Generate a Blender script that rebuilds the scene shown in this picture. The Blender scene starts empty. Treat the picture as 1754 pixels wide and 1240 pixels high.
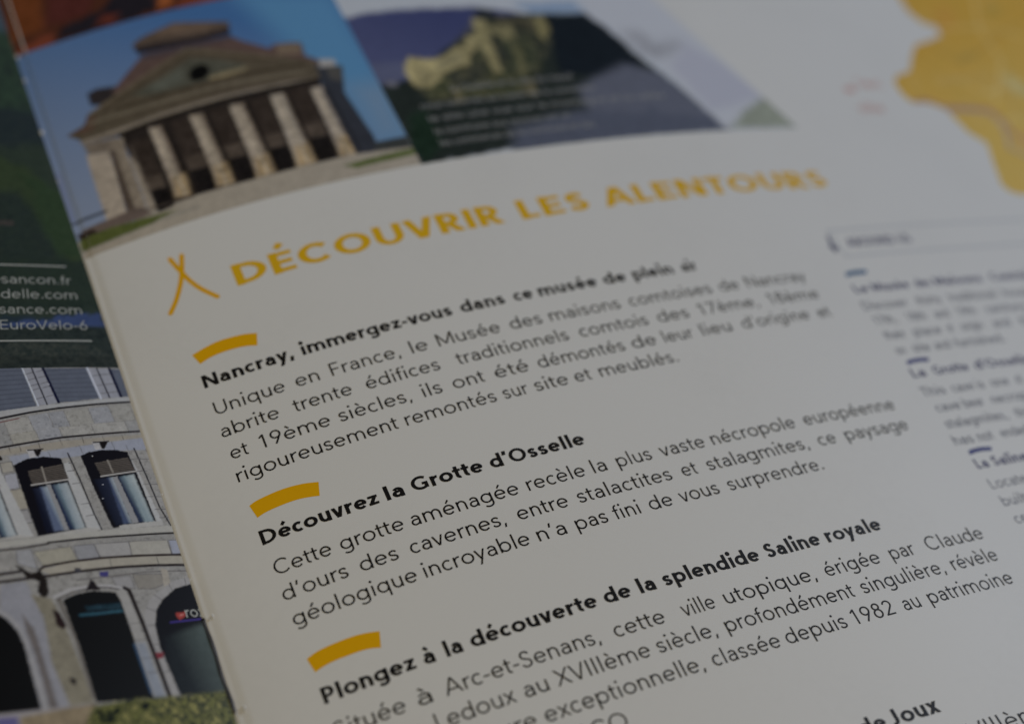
import bpy, math, random
import numpy as np
from mathutils import Matrix, Vector

random.seed(7)
SC = bpy.context.scene
COL = SC.collection

# ------------------------------------------------------------------ measured data (page millimetres)
CAM={"loc":[-0.0384130835991857,-0.11649945971746466,0.14794331138411113],"R":[[0.9052374434536651,-0.384478516490409,0.18089068888919296],[-0.18335751201510975,-0.7375075929743675,-0.6499712094337591],[0.3833082229187125,0.5552106092848812,-0.7381165121987243]],"lens":55.14299293275427}
PROFILE={"R":[[-9.0,-8.5,-8.0,-7.5,-7.0,-6.5,-6.0,-5.5,-5.0,-4.5,-4.0,-3.5,-3.0,-2.5,-2.0,-1.5,-1.0,-0.5,0.0,0.5,1.0,1.5,2.0,2.5,3.0,3.5,4.0,4.5,5.0,5.5,6.0,6.5,7.0,7.5,8.0,8.5,9.0,9.5,10.0,10.5,11.0,11.5,12.0,12.5,13.0,13.5,14.0,14.5,15.0,15.5,16.0,16.5,17.0,17.5,18.0,18.5,19.0,19.5,20.0,20.5,21.0,21.5,22.0,22.5,23.0,23.5,24.0,24.5,25.0,25.5,26.0,26.5,27.0,27.5,28.0,28.5,29.0,29.5,30.0,30.5,31.0,31.5,32.0,32.5,33.0,33.5,34.0,34.5,35.0,35.5,36.0,36.5,37.0,37.5,38.0,38.5,39.0,39.5,40.0,40.5,41.0,41.5,42.0,42.5,43.0,43.5,44.0,44.5,45.0,45.5,46.0,46.5,47.0,47.5,48.0,48.5,49.0,49.5,50.0,50.5,51.0,51.5,52.0,52.5,53.0,53.5,54.0,54.5,55.0,55.5,56.0,56.5,57.0,57.5,58.0,58.5,59.0,59.5,60.0,60.5,61.0,61.5,62.0,62.5,63.0,63.5,64.0,64.5,65.0,65.5,66.0,66.5,67.0,67.5,68.0,68.5,69.0,69.5,70.0,70.5,71.0,71.5,72.0,72.5,73.0,73.5,74.0,74.5,75.0,75.5,76.0,76.5,77.0,77.5,78.0,78.5,79.0,79.5,80.0,80.5,81.0,81.5,82.0,82.5,83.0,83.5,84.0,84.5,85.0,85.5,86.0,86.5,87.0,87.5,88.0,88.5,89.0,89.5,90.0,90.5,91.0,91.5,92.0,92.5,93.0,93.5,94.0,94.5,95.0,95.5,96.0,96.5,97.0,97.5,98.0,98.5,99.0,99.5,100.0,100.5,101.0,101.5,102.0,102.5,103.0,103.5,104.0,104.5,105.0,105.5,106.0,106.5,107.0,107.5,108.0,108.5,109.0,109.5,110.0,110.5,111.0,111.5,112.0,112.5,113.0,113.5,114.0,114.5,115.0,115.5,116.0,116.5,117.0,117.5,118.0,118.5,119.0,119.5,120.0,120.5,121.0,121.5,122.0,122.5,123.0,123.5,124.0,124.5,125.0,125.5,126.0,126.5,127.0,127.5,128.0,128.5,129.0,129.5,130.0,130.5,131.0,131.5,132.0,132.5,133.0,133.5,134.0,134.5,135.0,135.5,136.0,136.5,137.0,137.5,138.0,138.5,139.0,139.5,140.0,140.5,141.0,141.5,142.0,142.5,143.0,143.5,144.0,144.5,145.0,145.5,146.0,146.5,147.0,147.5,148.0,148.5,149.0,149.5,150.0,150.5,151.0,151.5,152.0,152.5,153.0,153.5,154.0,154.5,155.0,155.5,156.0,156.5,157.0,157.5,158.0,158.5,159.0,159.5,160.0,160.5,161.0,161.5,162.0,162.5,163.0,163.5,164.0,164.5,165.0,165.5,166.0,166.5,167.0,167.5,168.0,168.5,169.0,169.5,170.0,170.5,171.0,171.5,172.0,172.5,173.0,173.5,174.0,174.5,175.0,175.5,176.0,176.5,177.0,177.5,178.0,178.5,179.0,179.5,180.0,180.5,181.0,181.5,182.0,182.5,183.0,183.5,184.0,184.5,185.0,185.5,186.0,186.5,187.0,187.5,188.0,188.5,189.0,189.5,190.0,190.5,191.0,191.5,192.0,192.5,193.0,193.5,194.0,194.5,195.0,195.5,196.0,196.5,197.0,197.5,198.0,198.5,199.0,199.5,200.0],[-8.5645,-8.0664,-7.6106,-7.2011,-6.7234,-6.2454,-5.767,-5.2884,-4.8093,-4.33,-3.8503,-3.3703,-2.8899,-2.4091,-1.928,-1.4466,-0.9648,-0.4826,0.0,0.483,0.9663,1.45,1.9342,2.4187,2.9036,3.389,3.8747,4.3609,4.8474,5.3344,5.8217,6.3095,6.7976,7.2861,7.7751,8.2643,8.754,9.244,9.7344,10.2251,10.7162,11.2076,11.6993,12.1914,12.6837,13.1763,13.6693,14.1625,14.6559,15.1497,15.6436,16.1379,16.6323,17.127,17.6219,18.117,18.6123,19.1078,19.6036,20.0995,20.5955,21.0918,21.5882,22.0848,22.5816,23.0785,23.5755,24.0727,24.5701,25.0676,25.5652,26.063,26.5608,27.0588,27.557,28.0552,28.5535,29.052,29.5505,30.0492,30.5479,31.0468,31.5457,32.0447,32.5438,33.0429,33.5421,34.0414,34.5408,35.0402,35.5397,36.0392,36.5388,37.0384,37.5381,38.0378,38.5376,39.0374,39.5372,40.0371,40.537,41.0369,41.5368,42.0367,42.5367,43.0366,43.5366,44.0366,44.5366,45.0366,45.5366,46.0366,46.5366,47.0366,47.5366,48.0366,48.5366,49.0365,49.5365,50.0365,50.5365,51.0364,51.5364,52.0363,52.5362,53.0362,53.5361,54.036,54.5358,55.0357,55.5356,56.0354,56.5353,57.0351,57.5349,58.0347,58.5344,59.0342,59.5339,60.0337,60.5333,61.033,61.5327,62.0323,62.5319,63.0315,63.531,64.0305,64.53,65.0294,65.5288,66.0282,66.5275,67.0268,67.5261,68.0252,68.5244,69.0235,69.5225,70.0215,70.5204,71.0193,71.5181,72.0168,72.5155,73.0141,73.5126,74.0111,74.5095,75.0078,75.506,76.0042,76.5022,77.0002,77.4981,77.9959,78.4937,78.9913,79.4889,79.9863,80.4837,80.9809,81.4781,81.9752,82.4721,82.969,83.4658,83.9625,84.4591,84.9556,85.4521,85.9484,86.4447,86.9409,87.437,87.9331,88.4291,88.925,89.421,89.9169,90.4127,90.9086,91.4044,91.9002,92.3961,92.8919,93.3877,93.8835,94.3794,94.8752,95.371,95.8668,96.3626,96.8584,97.3541,97.8499,98.3456,98.8413,99.3369,99.8325,100.328,100.8235,101.3189,101.8143,102.3096,102.8048,103.2999,103.7949,104.2898,104.7847,105.2795,105.7741,106.2687,106.7632,107.2577,107.752,108.2463,108.7406,109.2348,109.729,110.2231,110.7172,111.2113,111.7054,112.1994,112.6935,113.1874,113.6814,114.1753,114.6692,115.1631,115.657,116.1508,116.6446,117.1384,117.6322,118.126,118.6197,119.1134,119.6072,120.1008,120.5945,121.0882,121.5819,122.0755,122.5692,123.0628,123.5565,124.0501,124.5437,125.0373,125.531,126.0246,126.5182,127.0118,127.5054,127.999,128.4927,128.9863,129.4799,129.9735,130.4671,130.9607,131.4543,131.948,132.4416,132.9352,133.4288,133.9224,134.416,134.9096,135.4033,135.8969,136.3905,136.8841,137.3777,137.8713,138.3649,138.8585,139.3522,139.8458,140.3394,140.833,141.3266,141.8202,142.3139,142.8075,143.3011,143.7947,144.2883,144.782,145.2756,145.7692,146.2629,146.7565,147.2501,147.7438,148.2375,148.7311,149.2248,149.7185,150.2122,150.7059,151.1996,151.6933,152.187,152.6808,153.1746,153.6683,154.1621,154.6559,155.1497,155.6436,156.1374,156.6313,157.1251,157.619,158.1129,158.6069,159.1008,159.5947,160.0887,160.5827,161.0767,161.5707,162.0647,162.5588,163.0528,163.5469,164.041,164.5351,165.0292,165.5234,166.0175,166.5117,167.0059,167.5001,167.9943,168.4885,168.9827,169.477,169.9713,170.4656,170.9599,171.4542,171.9485,172.4429,172.9372,173.4316,173.926,174.4204,174.9148,175.4093,175.9037,176.3982,176.8927,177.3872,177.8817,178.3762,178.8708,179.3653,179.8599,180.3545,180.8491,181.3437,181.8383,182.333,182.8276,183.3223,183.817,184.3117,184.8064,185.3011,185.7959,186.2906,186.7854,187.2802,187.775,188.2698,188.7646,189.2595,189.7544,190.2492,190.7441,191.239,191.7339,192.2289,192.7238,193.2188,193.7137,194.2087,194.7037,195.1987,195.6937,196.1887,196.6837,197.1788,197.6738,198.1689],[-2.5765,-2.5334,-2.3726,-2.0946,-1.947,-1.8003,-1.6548,-1.5104,-1.3671,-1.2249,-1.0838,-0.944,-0.8053,-0.6678,-0.5316,-0.3967,-0.2631,-0.1309,0.0,0.1294,0.2574,0.3839,0.5089,0.6323,0.7541,0.8743,0.9929,1.1097,1.2249,1.3384,1.4501,1.5601,1.6684,1.7748,1.8795,1.9825,2.0836,2.183,2.2806,2.3764,2.4705,2.5628,2.6535,2.7423,2.8295,2.915,2.9988,3.081,3.1616,3.2405,3.3179,3.3937,3.468,3.5407,3.6119,3.6816,3.7499,3.8167,3.8821,3.946,4.0085,4.0696,4.1292,4.1875,4.2444,4.2999,4.3541,4.4068,4.4582,4.5083,4.5569,4.6043,4.6502,4.6949,4.7382,4.7802,4.8208,4.8602,4.8982,4.935,4.9704,5.0045,5.0374,5.069,5.0993,5.1284,5.1562,5.1827,5.208,5.232,5.2549,5.2765,5.2968,5.316,5.3339,5.3507,5.3663,5.3807,5.3939,5.406,5.417,5.4269,5.4356,5.4434,5.4501,5.4558,5.4605,5.4643,5.4672,5.4691,5.4702,5.4705,5.47,5.4687,5.4667,5.464,5.4605,5.4564,5.4517,5.4463,5.4402,5.4336,5.4264,5.4186,5.4102,5.4013,5.3917,5.3817,5.371,5.3599,5.3481,5.3358,5.3229,5.3095,5.2955,5.281,5.2659,5.2502,5.2339,5.217,5.1995,5.1813,5.1626,5.1432,5.1231,5.1024,5.081,5.0589,5.036,5.0124,4.9881,4.9629,4.937,4.9103,4.8827,4.8543,4.8251,4.7949,4.7639,4.7321,4.6993,4.6656,4.631,4.5955,4.559,4.5217,4.4834,4.4442,4.404,4.363,4.3209,4.278,4.2341,4.1893,4.1435,4.0968,4.0492,4.0006,3.9511,3.9007,3.8494,3.7972,3.744,3.69,3.6351,3.5793,3.5228,3.4654,3.4072,3.3482,3.2886,3.2282,3.1673,3.1057,3.0436,2.981,2.918,2.8546,2.7909,2.727,2.6629,2.5986,2.5342,2.4698,2.4053,2.3408,2.2762,2.2117,2.1472,2.0826,2.0181,1.9535,1.8888,1.824,1.7591,1.694,1.6286,1.563,1.4971,1.4309,1.3642,1.2971,1.2296,1.1615,1.0929,1.0238,0.9541,0.8837,0.8128,0.7413,0.6691,0.5963,0.523,0.4491,0.3747,0.2999,0.2246,0.149,0.0731,-0.003,-0.0792,-0.1557,-0.2323,-0.3091,-0.3861,-0.4632,-0.5406,-0.618,-0.6957,-0.7735,-0.8515,-0.9296,-1.0078,-1.0862,-1.1647,-1.2434,-1.3221,-1.401,-1.48,-1.559,-1.6382,-1.7174,-1.7967,-1.876,-1.9554,-2.0349,-2.1144,-2.1939,-2.2734,-2.353,-2.4326,-2.5122,-2.5918,-2.6714,-2.7511,-2.8307,-2.9104,-2.99,-3.0697,-3.1493,-3.229,-3.3086,-3.3883,-3.468,-3.5476,-3.6273,-3.7069,-3.7866,-3.8663,-3.9459,-4.0256,-4.1052,-4.1849,-4.2646,-4.3442,-4.4239,-4.5035,-4.5832,-4.6629,-4.7425,-4.8222,-4.9018,-4.9815,-5.0611,-5.1408,-5.2204,-5.3,-5.3797,-5.4593,-5.5389,-5.6184,-5.698,-5.7776,-5.8571,-5.9366,-6.016,-6.0954,-6.1748,-6.2542,-6.3334,-6.4127,-6.4919,-6.571,-6.65,-6.729,-6.8079,-6.8867,-6.9655,-7.0441,-7.1227,-7.2012,-7.2796,-7.3579,-7.4361,-7.5142,-7.5922,-7.6702,-7.748,-7.8257,-7.9033,-7.9809,-8.0583,-8.1357,-8.2129,-8.29,-8.3671,-8.444,-8.5209,-8.5976,-8.6743,-8.7508,-8.8273,-8.9036,-8.9799,-9.056,-9.1321,-9.208,-9.2839,-9.3596,-9.4353,-9.5108,-9.5863,-9.6617,-9.7369,-9.8121,-9.8872,-9.9621,-10.037,-10.1118,-10.1864,-10.261,-10.3355,-10.4098,-10.4841,-10.5583,-10.6324,-10.7064,-10.7802,-10.854,-10.9277,-11.0013,-11.0748,-11.1481,-11.2214,-11.2946,-11.3677,-11.4407,-11.5136,-11.5864,-11.6591,-11.7316,-11.8041,-11.8765,-11.9488,-12.021,-12.0931,-12.1651,-12.237,-12.3088,-12.3805,-12.4521,-12.5236,-12.5951,-12.6664,-12.7376,-12.8087,-12.8798,-12.9507,-13.0216,-13.0923,-13.163,-13.2336,-13.3042,-13.3746,-13.445,-13.5153,-13.5856,-13.6558,-13.7259]],"L":[[-0.0,-0.5,-1.0,-1.5,-2.0,-2.5,-3.0,-3.5,-4.0,-4.5,-5.0,-5.5,-6.0,-6.5,-7.0,-7.5,-8.0,-8.5,-9.0,-9.5,-10.0,-10.5,-11.0,-11.5,-12.0,-12.5,-13.0,-13.5,-14.0,-14.5,-15.0,-15.5,-16.0,-16.5,-17.0,-17.5,-18.0,-18.5,-19.0,-19.5,-20.0,-20.5,-21.0,-21.5,-22.0,-22.5,-23.0,-23.5,-24.0,-24.5,-25.0,-25.5,-26.0,-26.5,-27.0,-27.5,-28.0,-28.5,-29.0,-29.5,-30.0,-30.5,-31.0,-31.5,-32.0,-32.5,-33.0,-33.5,-34.0,-34.5,-35.0,-35.5,-36.0,-36.5,-37.0,-37.5,-38.0,-38.5,-39.0,-39.5,-40.0,-40.5,-41.0,-41.5,-42.0,-42.5,-43.0,-43.5,-44.0,-44.5,-45.0,-45.5,-46.0,-46.5,-47.0,-47.5,-48.0,-48.5,-49.0,-49.5,-50.0,-50.5,-51.0,-51.5,-52.0,-52.5,-53.0,-53.5,-54.0,-54.5,-55.0,-55.5,-56.0,-56.5,-57.0,-57.5,-58.0,-58.5,-59.0,-59.5,-60.0,-60.5,-61.0,-61.5,-62.0,-62.5,-63.0,-63.5,-64.0,-64.5,-65.0,-65.5,-66.0,-66.5,-67.0,-67.5,-68.0,-68.5,-69.0,-69.5,-70.0,-70.5,-71.0,-71.5,-72.0,-72.5,-73.0,-73.5,-74.0,-74.5,-75.0,-75.5,-76.0,-76.5,-77.0,-77.5,-78.0,-78.5,-79.0,-79.5,-80.0,-80.5,-81.0,-81.5,-82.0,-82.5,-83.0,-83.5,-84.0,-84.5,-85.0,-85.5,-86.0,-86.5,-87.0,-87.5,-88.0,-88.5,-89.0,-89.5,-90.0,-90.5,-91.0,-91.5,-92.0,-92.5,-93.0,-93.5,-94.0,-94.5,-95.0,-95.5,-96.0,-96.5,-97.0,-97.5,-98.0,-98.5,-99.0,-99.5,-100.0,-100.5,-101.0,-101.5,-102.0,-102.5,-103.0,-103.5,-104.0,-104.5,-105.0,-105.5,-106.0,-106.5,-107.0,-107.5,-108.0,-108.5,-109.0,-109.5,-110.0,-110.5,-111.0,-111.5,-112.0,-112.5,-113.0,-113.5,-114.0,-114.5,-115.0,-115.5,-116.0,-116.5,-117.0,-117.5,-118.0,-118.5,-119.0,-119.5,-120.0,-120.5,-121.0,-121.5,-122.0,-122.5,-123.0,-123.5,-124.0,-124.5,-125.0,-125.5,-126.0,-126.5,-127.0,-127.5,-128.0,-128.5,-129.0,-129.5,-130.0,-130.5,-131.0,-131.5,-132.0,-132.5,-133.0,-133.5,-134.0,-134.5,-135.0,-135.5,-136.0,-136.5,-137.0,-137.5,-138.0,-138.5,-139.0,-139.5,-140.0,-140.5,-141.0,-141.5,-142.0,-142.5,-143.0,-143.5,-144.0,-144.5,-145.0,-145.5,-146.0,-146.5,-147.0,-147.5,-148.0,-148.5,-149.0,-149.5,-150.0,-150.5,-151.0,-151.5,-152.0,-152.5,-153.0,-153.5,-154.0,-154.5,-155.0,-155.5,-156.0,-156.5,-157.0,-157.5,-158.0,-158.5,-159.0,-159.5,-160.0,-160.5,-161.0,-161.5,-162.0,-162.5,-163.0,-163.5,-164.0,-164.5,-165.0,-165.5,-166.0,-166.5,-167.0,-167.5,-168.0,-168.5,-169.0,-169.5,-170.0,-170.5,-171.0,-171.5,-172.0,-172.5,-173.0,-173.5,-174.0,-174.5,-175.0,-175.5,-176.0,-176.5,-177.0,-177.5,-178.0,-178.5,-179.0,-179.5,-180.0,-180.5,-181.0,-181.5,-182.0,-182.5,-183.0,-183.5,-184.0,-184.5,-185.0,-185.5,-186.0,-186.5,-187.0,-187.5,-188.0,-188.5,-189.0,-189.5,-190.0,-190.5,-191.0,-191.5,-192.0,-192.5,-193.0,-193.5,-194.0,-194.5,-195.0,-195.5,-196.0,-196.5,-197.0,-197.5,-198.0,-198.5,-199.0,-199.5,-200.0,-200.5,-201.0,-201.5,-202.0,-202.5,-203.0,-203.5,-204.0,-204.5,-205.0,-205.5,-206.0,-206.5,-207.0,-207.5,-208.0,-208.5,-209.0,-209.5,-210.0],[-8.5645,-9.038,-9.5126,-9.988,-10.4645,-10.9419,-11.4202,-11.8994,-12.3795,-12.8602,-13.3411,-13.8222,-14.3037,-14.7853,-15.2673,-15.7494,-16.2319,-16.7145,-17.1974,-17.6806,-18.164,-18.6476,-19.1315,-19.6156,-20.1,-20.5845,-21.0693,-21.5544,-22.0396,-22.5251,-23.0108,-23.4967,-23.9829,-24.4692,-24.9558,-25.4426,-25.9296,-26.4169,-26.9043,-27.3919,-27.8798,-28.3679,-28.8562,-29.3448,-29.8337,-30.3229,-30.8123,-31.3019,-31.7918,-32.282,-32.7724,-33.263,-33.7539,-34.245,-34.7364,-35.228,-35.7198,-36.2118,-36.7041,-37.1965,-37.6892,-38.1821,-38.6752,-39.1685,-39.6621,-40.1558,-40.6497,-41.1438,-41.6381,-42.1326,-42.6272,-43.1221,-43.6171,-44.1123,-44.6076,-45.1032,-45.5989,-46.0947,-46.5908,-47.0869,-47.5833,-48.0797,-48.5763,-49.0729,-49.5697,-50.0666,-50.5635,-51.0606,-51.5577,-52.055,-52.5523,-53.0497,-53.5472,-54.0448,-54.5425,-55.0403,-55.5381,-56.036,-56.534,-57.0321,-57.5303,-58.0285,-58.5268,-59.0252,-59.5236,-60.0221,-60.5207,-61.0194,-61.5181,-62.0168,-62.5157,-63.0146,-63.5135,-64.0125,-64.5116,-65.0107,-65.5098,-66.0091,-66.5083,-67.0076,-67.507,-68.0064,-68.5058,-69.0053,-69.5048,-70.0044,-70.504,-71.0036,-71.5033,-72.0029,-72.5027,-73.0024,-73.5022,-74.002,-74.5018,-75.0017,-75.5015,-76.0014,-76.5013,-77.0013,-77.5012,-78.0011,-78.5011,-79.0011,-79.5011,-80.001,-80.501,-81.001,-81.501,-82.001,-82.501,-83.001,-83.501,-84.001,-84.501,-85.001,-85.5009,-86.0009,-86.5008,-87.0007,-87.5006,-88.0005,-88.5004,-89.0003,-89.5002,-90.0001,-90.5,-90.9999,-91.4997,-91.9996,-92.4995,-92.9994,-93.4992,-93.9991,-94.4989,-94.9988,-95.4986,-95.9985,-96.4983,-96.9981,-97.498,-97.9978,-98.4976,-98.9974,-99.4973,-99.9971,-100.4969,-100.9967,-101.4965,-101.9963,-102.4961,-102.9958,-103.4956,-103.9954,-104.4952,-104.9949,-105.4947,-105.9944,-106.4942,-106.9939,-107.4937,-107.9934,-108.4932,-108.9929,-109.4926,-109.9923,-110.492,-110.9917,-111.4914,-111.9911,-112.4908,-112.9905,-113.4902,-113.9899,-114.4895,-114.9892,-115.4888,-115.9885,-116.4881,-116.9878,-117.4874,-117.987,-118.4867,-118.9863,-119.4859,-119.9855,-120.4851,-120.9847,-121.4843,-121.9838,-122.4834,-122.983,-123.4825,-123.9821,-124.4816,-124.9812,-125.4807,-125.9802,-126.4797,-126.9793,-127.4788,-127.9783,-128.4778,-128.9772,-129.4767,-129.9762,-130.4757,-130.9751,-131.4746,-131.974,-132.4734,-132.9729,-133.4723,-133.9717,-134.4711,-134.9705,-135.4699,-135.9693,-136.4687,-136.968,-137.4674,-137.9667,-138.4661,-138.9654,-139.4647,-139.9641,-140.4634,-140.9627,-141.462,-141.9613,-142.4605,-142.9598,-143.4591,-143.9583,-144.4576,-144.9568,-145.456,-145.9553,-146.4545,-146.9537,-147.4529,-147.9521,-148.4512,-148.9504,-149.4496,-149.9487,-150.4479,-150.947,-151.4461,-151.9452,-152.4443,-152.9434,-153.4425,-153.9416,-154.4407,-154.9397,-155.4388,-155.9378,-156.4368,-156.9358,-157.4349,-157.9339,-158.4329,-158.9318,-159.4308,-159.9298,-160.4287,-160.9277,-161.4266,-161.9255,-162.4244,-162.9233,-163.4222,-163.9211,-164.42,-164.9188,-165.4177,-165.9165,-166.4153,-166.9142,-167.413,-167.9118,-168.4106,-168.9093,-169.4081,-169.9068,-170.4056,-170.9043,-171.403,-171.9018,-172.4005,-172.8991,-173.3978,-173.8965,-174.3951,-174.8938,-175.3924,-175.891,-176.3896,-176.8882,-177.3868,-177.8854,-178.384,-178.8825,-179.3811,-179.8796,-180.3781,-180.8766,-181.3751,-181.8736,-182.372,-182.8705,-183.3689,-183.8674,-184.3658,-184.8642,-185.3626,-185.861,-186.3593,-186.8577,-187.356,-187.8544,-188.3527,-188.851,-189.3493,-189.8476,-190.3458,-190.8441,-191.3423,-191.8406,-192.3388,-192.837,-193.3352,-193.8334,-194.3315,-194.8297,-195.3278,-195.826,-196.3241,-196.8222,-197.3203,-197.8183,-198.3164,-198.8144,-199.3125,-199.8105,-200.3085,-200.8065,-201.3044,-201.8024,-202.3004,-202.7983,-203.2962,-203.7941,-204.292,-204.7899,-205.2878,-205.7856,-206.2834,-206.7813,-207.2791,-207.7769,-208.2746,-208.7724,-209.2702,-209.7679,-210.2656,-210.7633,-211.261,-211.7587,-212.2563,-212.754,-213.2516,-213.7492,-214.2468,-214.7444,-215.242,-215.7395,-216.2371,-216.7346,-217.2321],[-2.5765,-2.416,-2.2584,-2.1038,-1.9522,-1.8035,-1.6578,-1.5152,-1.3755,-1.2378,-1.1009,-0.965,-0.83,-0.6959,-0.5627,-0.4303,-0.2989,-0.1684,-0.0388,0.0899,0.2176,0.3445,0.4705,0.5956,0.7197,0.843,0.9653,1.0867,1.2072,1.3269,1.4456,1.5633,1.6802,1.7962,1.9112,2.0254,2.1386,2.2509,2.3623,2.4728,2.5824,2.6909,2.7982,2.9042,3.0091,3.1127,3.2151,3.3163,3.4162,3.5149,3.6124,3.7087,3.8037,3.8976,3.9901,4.0815,4.1716,4.2605,4.3482,4.4346,4.5198,4.6038,4.6866,4.7681,4.8484,4.9274,5.0052,5.0818,5.1571,5.2312,5.3041,5.3757,5.4461,5.5152,5.5832,5.6498,5.7153,5.7795,5.8424,5.9041,5.9646,6.024,6.0826,6.1403,6.1971,6.253,6.3081,6.3623,6.4157,6.4681,6.5197,6.5704,6.6203,6.6693,6.7174,6.7646,6.811,6.8565,6.9011,6.9449,6.9878,7.0298,7.0709,7.1112,7.1506,7.1891,7.2268,7.2636,7.2995,7.3345,7.3687,7.4019,7.4344,7.4659,7.4966,7.5264,7.5553,7.5833,7.6105,7.6368,7.6622,7.6868,7.7105,7.7333,7.7552,7.7763,7.7964,7.8157,7.8342,7.8517,7.8684,7.8842,7.8992,7.9132,7.9264,7.9387,7.9502,7.9607,7.9704,7.9792,7.9872,7.9942,8.0004,8.0057,8.0102,8.0137,8.0164,8.0182,8.0192,8.0192,8.0184,8.0167,8.0142,8.0107,8.0064,8.0012,7.9952,7.9882,7.9804,7.9717,7.9622,7.9521,7.9419,7.9315,7.9209,7.9102,7.8994,7.8884,7.8772,7.8659,7.8545,7.8429,7.8311,7.8192,7.8071,7.7949,7.7825,7.7699,7.7573,7.7444,7.7314,7.7183,7.7049,7.6915,7.6779,7.6641,7.6502,7.6361,7.6219,7.6075,7.593,7.5783,7.5634,7.5484,7.5333,7.518,7.5025,7.4869,7.4711,7.4552,7.4391,7.4229,7.4065,7.39,7.3733,7.3565,7.3395,7.3223,7.305,7.2876,7.2699,7.2522,7.2343,7.2162,7.198,7.1796,7.161,7.1424,7.1235,7.1045,7.0854,7.0661,7.0466,7.027,7.0072,6.9873,6.9672,6.947,6.9266,6.9061,6.8854,6.8646,6.8436,6.8224,6.8011,6.7797,6.7581,6.7363,6.7144,6.6923,6.6701,6.6477,6.6252,6.6025,6.5797,6.5567,6.5335,6.5102,6.4868,6.4632,6.4394,6.4155,6.3914,6.3672,6.3428,6.3183,6.2936,6.2688,6.2438,6.2187,6.1934,6.1679,6.1423,6.1166,6.0906,6.0646,6.0384,6.012,5.9855,5.9588,5.9319,5.905,5.8778,5.8505,5.8231,5.7955,5.7677,5.7398,5.7117,5.6835,5.6552,5.6266,5.598,5.5691,5.5402,5.511,5.4817,5.4523,5.4227,5.3929,5.363,5.333,5.3028,5.2724,5.2419,5.2112,5.1804,5.1494,5.1183,5.087,5.0555,5.0239,4.9922,4.9603,4.9282,4.896,4.8637,4.8311,4.7985,4.7656,4.7327,4.6995,4.6663,4.6328,4.5992,4.5655,4.5316,4.4975,4.4633,4.429,4.3945,4.3598,4.325,4.29,4.2549,4.2196,4.1842,4.1486,4.1129,4.077,4.0409,4.0047,3.9684,3.9319,3.8952,3.8584,3.8214,3.7843,3.747,3.7096,3.672,3.6343,3.5964,3.5584,3.5202,3.4818,3.4433,3.4047,3.3659,3.3269,3.2878,3.2485,3.2091,3.1695,3.1298,3.0899,3.0499,3.0097,2.9694,2.9289,2.8882,2.8474,2.8065,2.7654,2.7241,2.6827,2.6411,2.5994,2.5575,2.5155,2.4733,2.431,2.3885,2.3458,2.3031,2.2601,2.217,2.1738,2.1303,2.0868,2.0431,1.9992,1.9552,1.911,1.8667,1.8222,1.7776,1.7328,1.6878,1.6428,1.5975,1.5521,1.5066,1.4609,1.415,1.369,1.3228,1.2765,1.23,1.1834,1.1366,1.0897,1.0426,0.9954,0.948,0.9004,0.8527,0.8049,0.7569,0.7087,0.6604,0.612,0.5633,0.5146,0.4657,0.4166,0.3674,0.318,0.2684,0.2188,0.1689]]}
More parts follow.
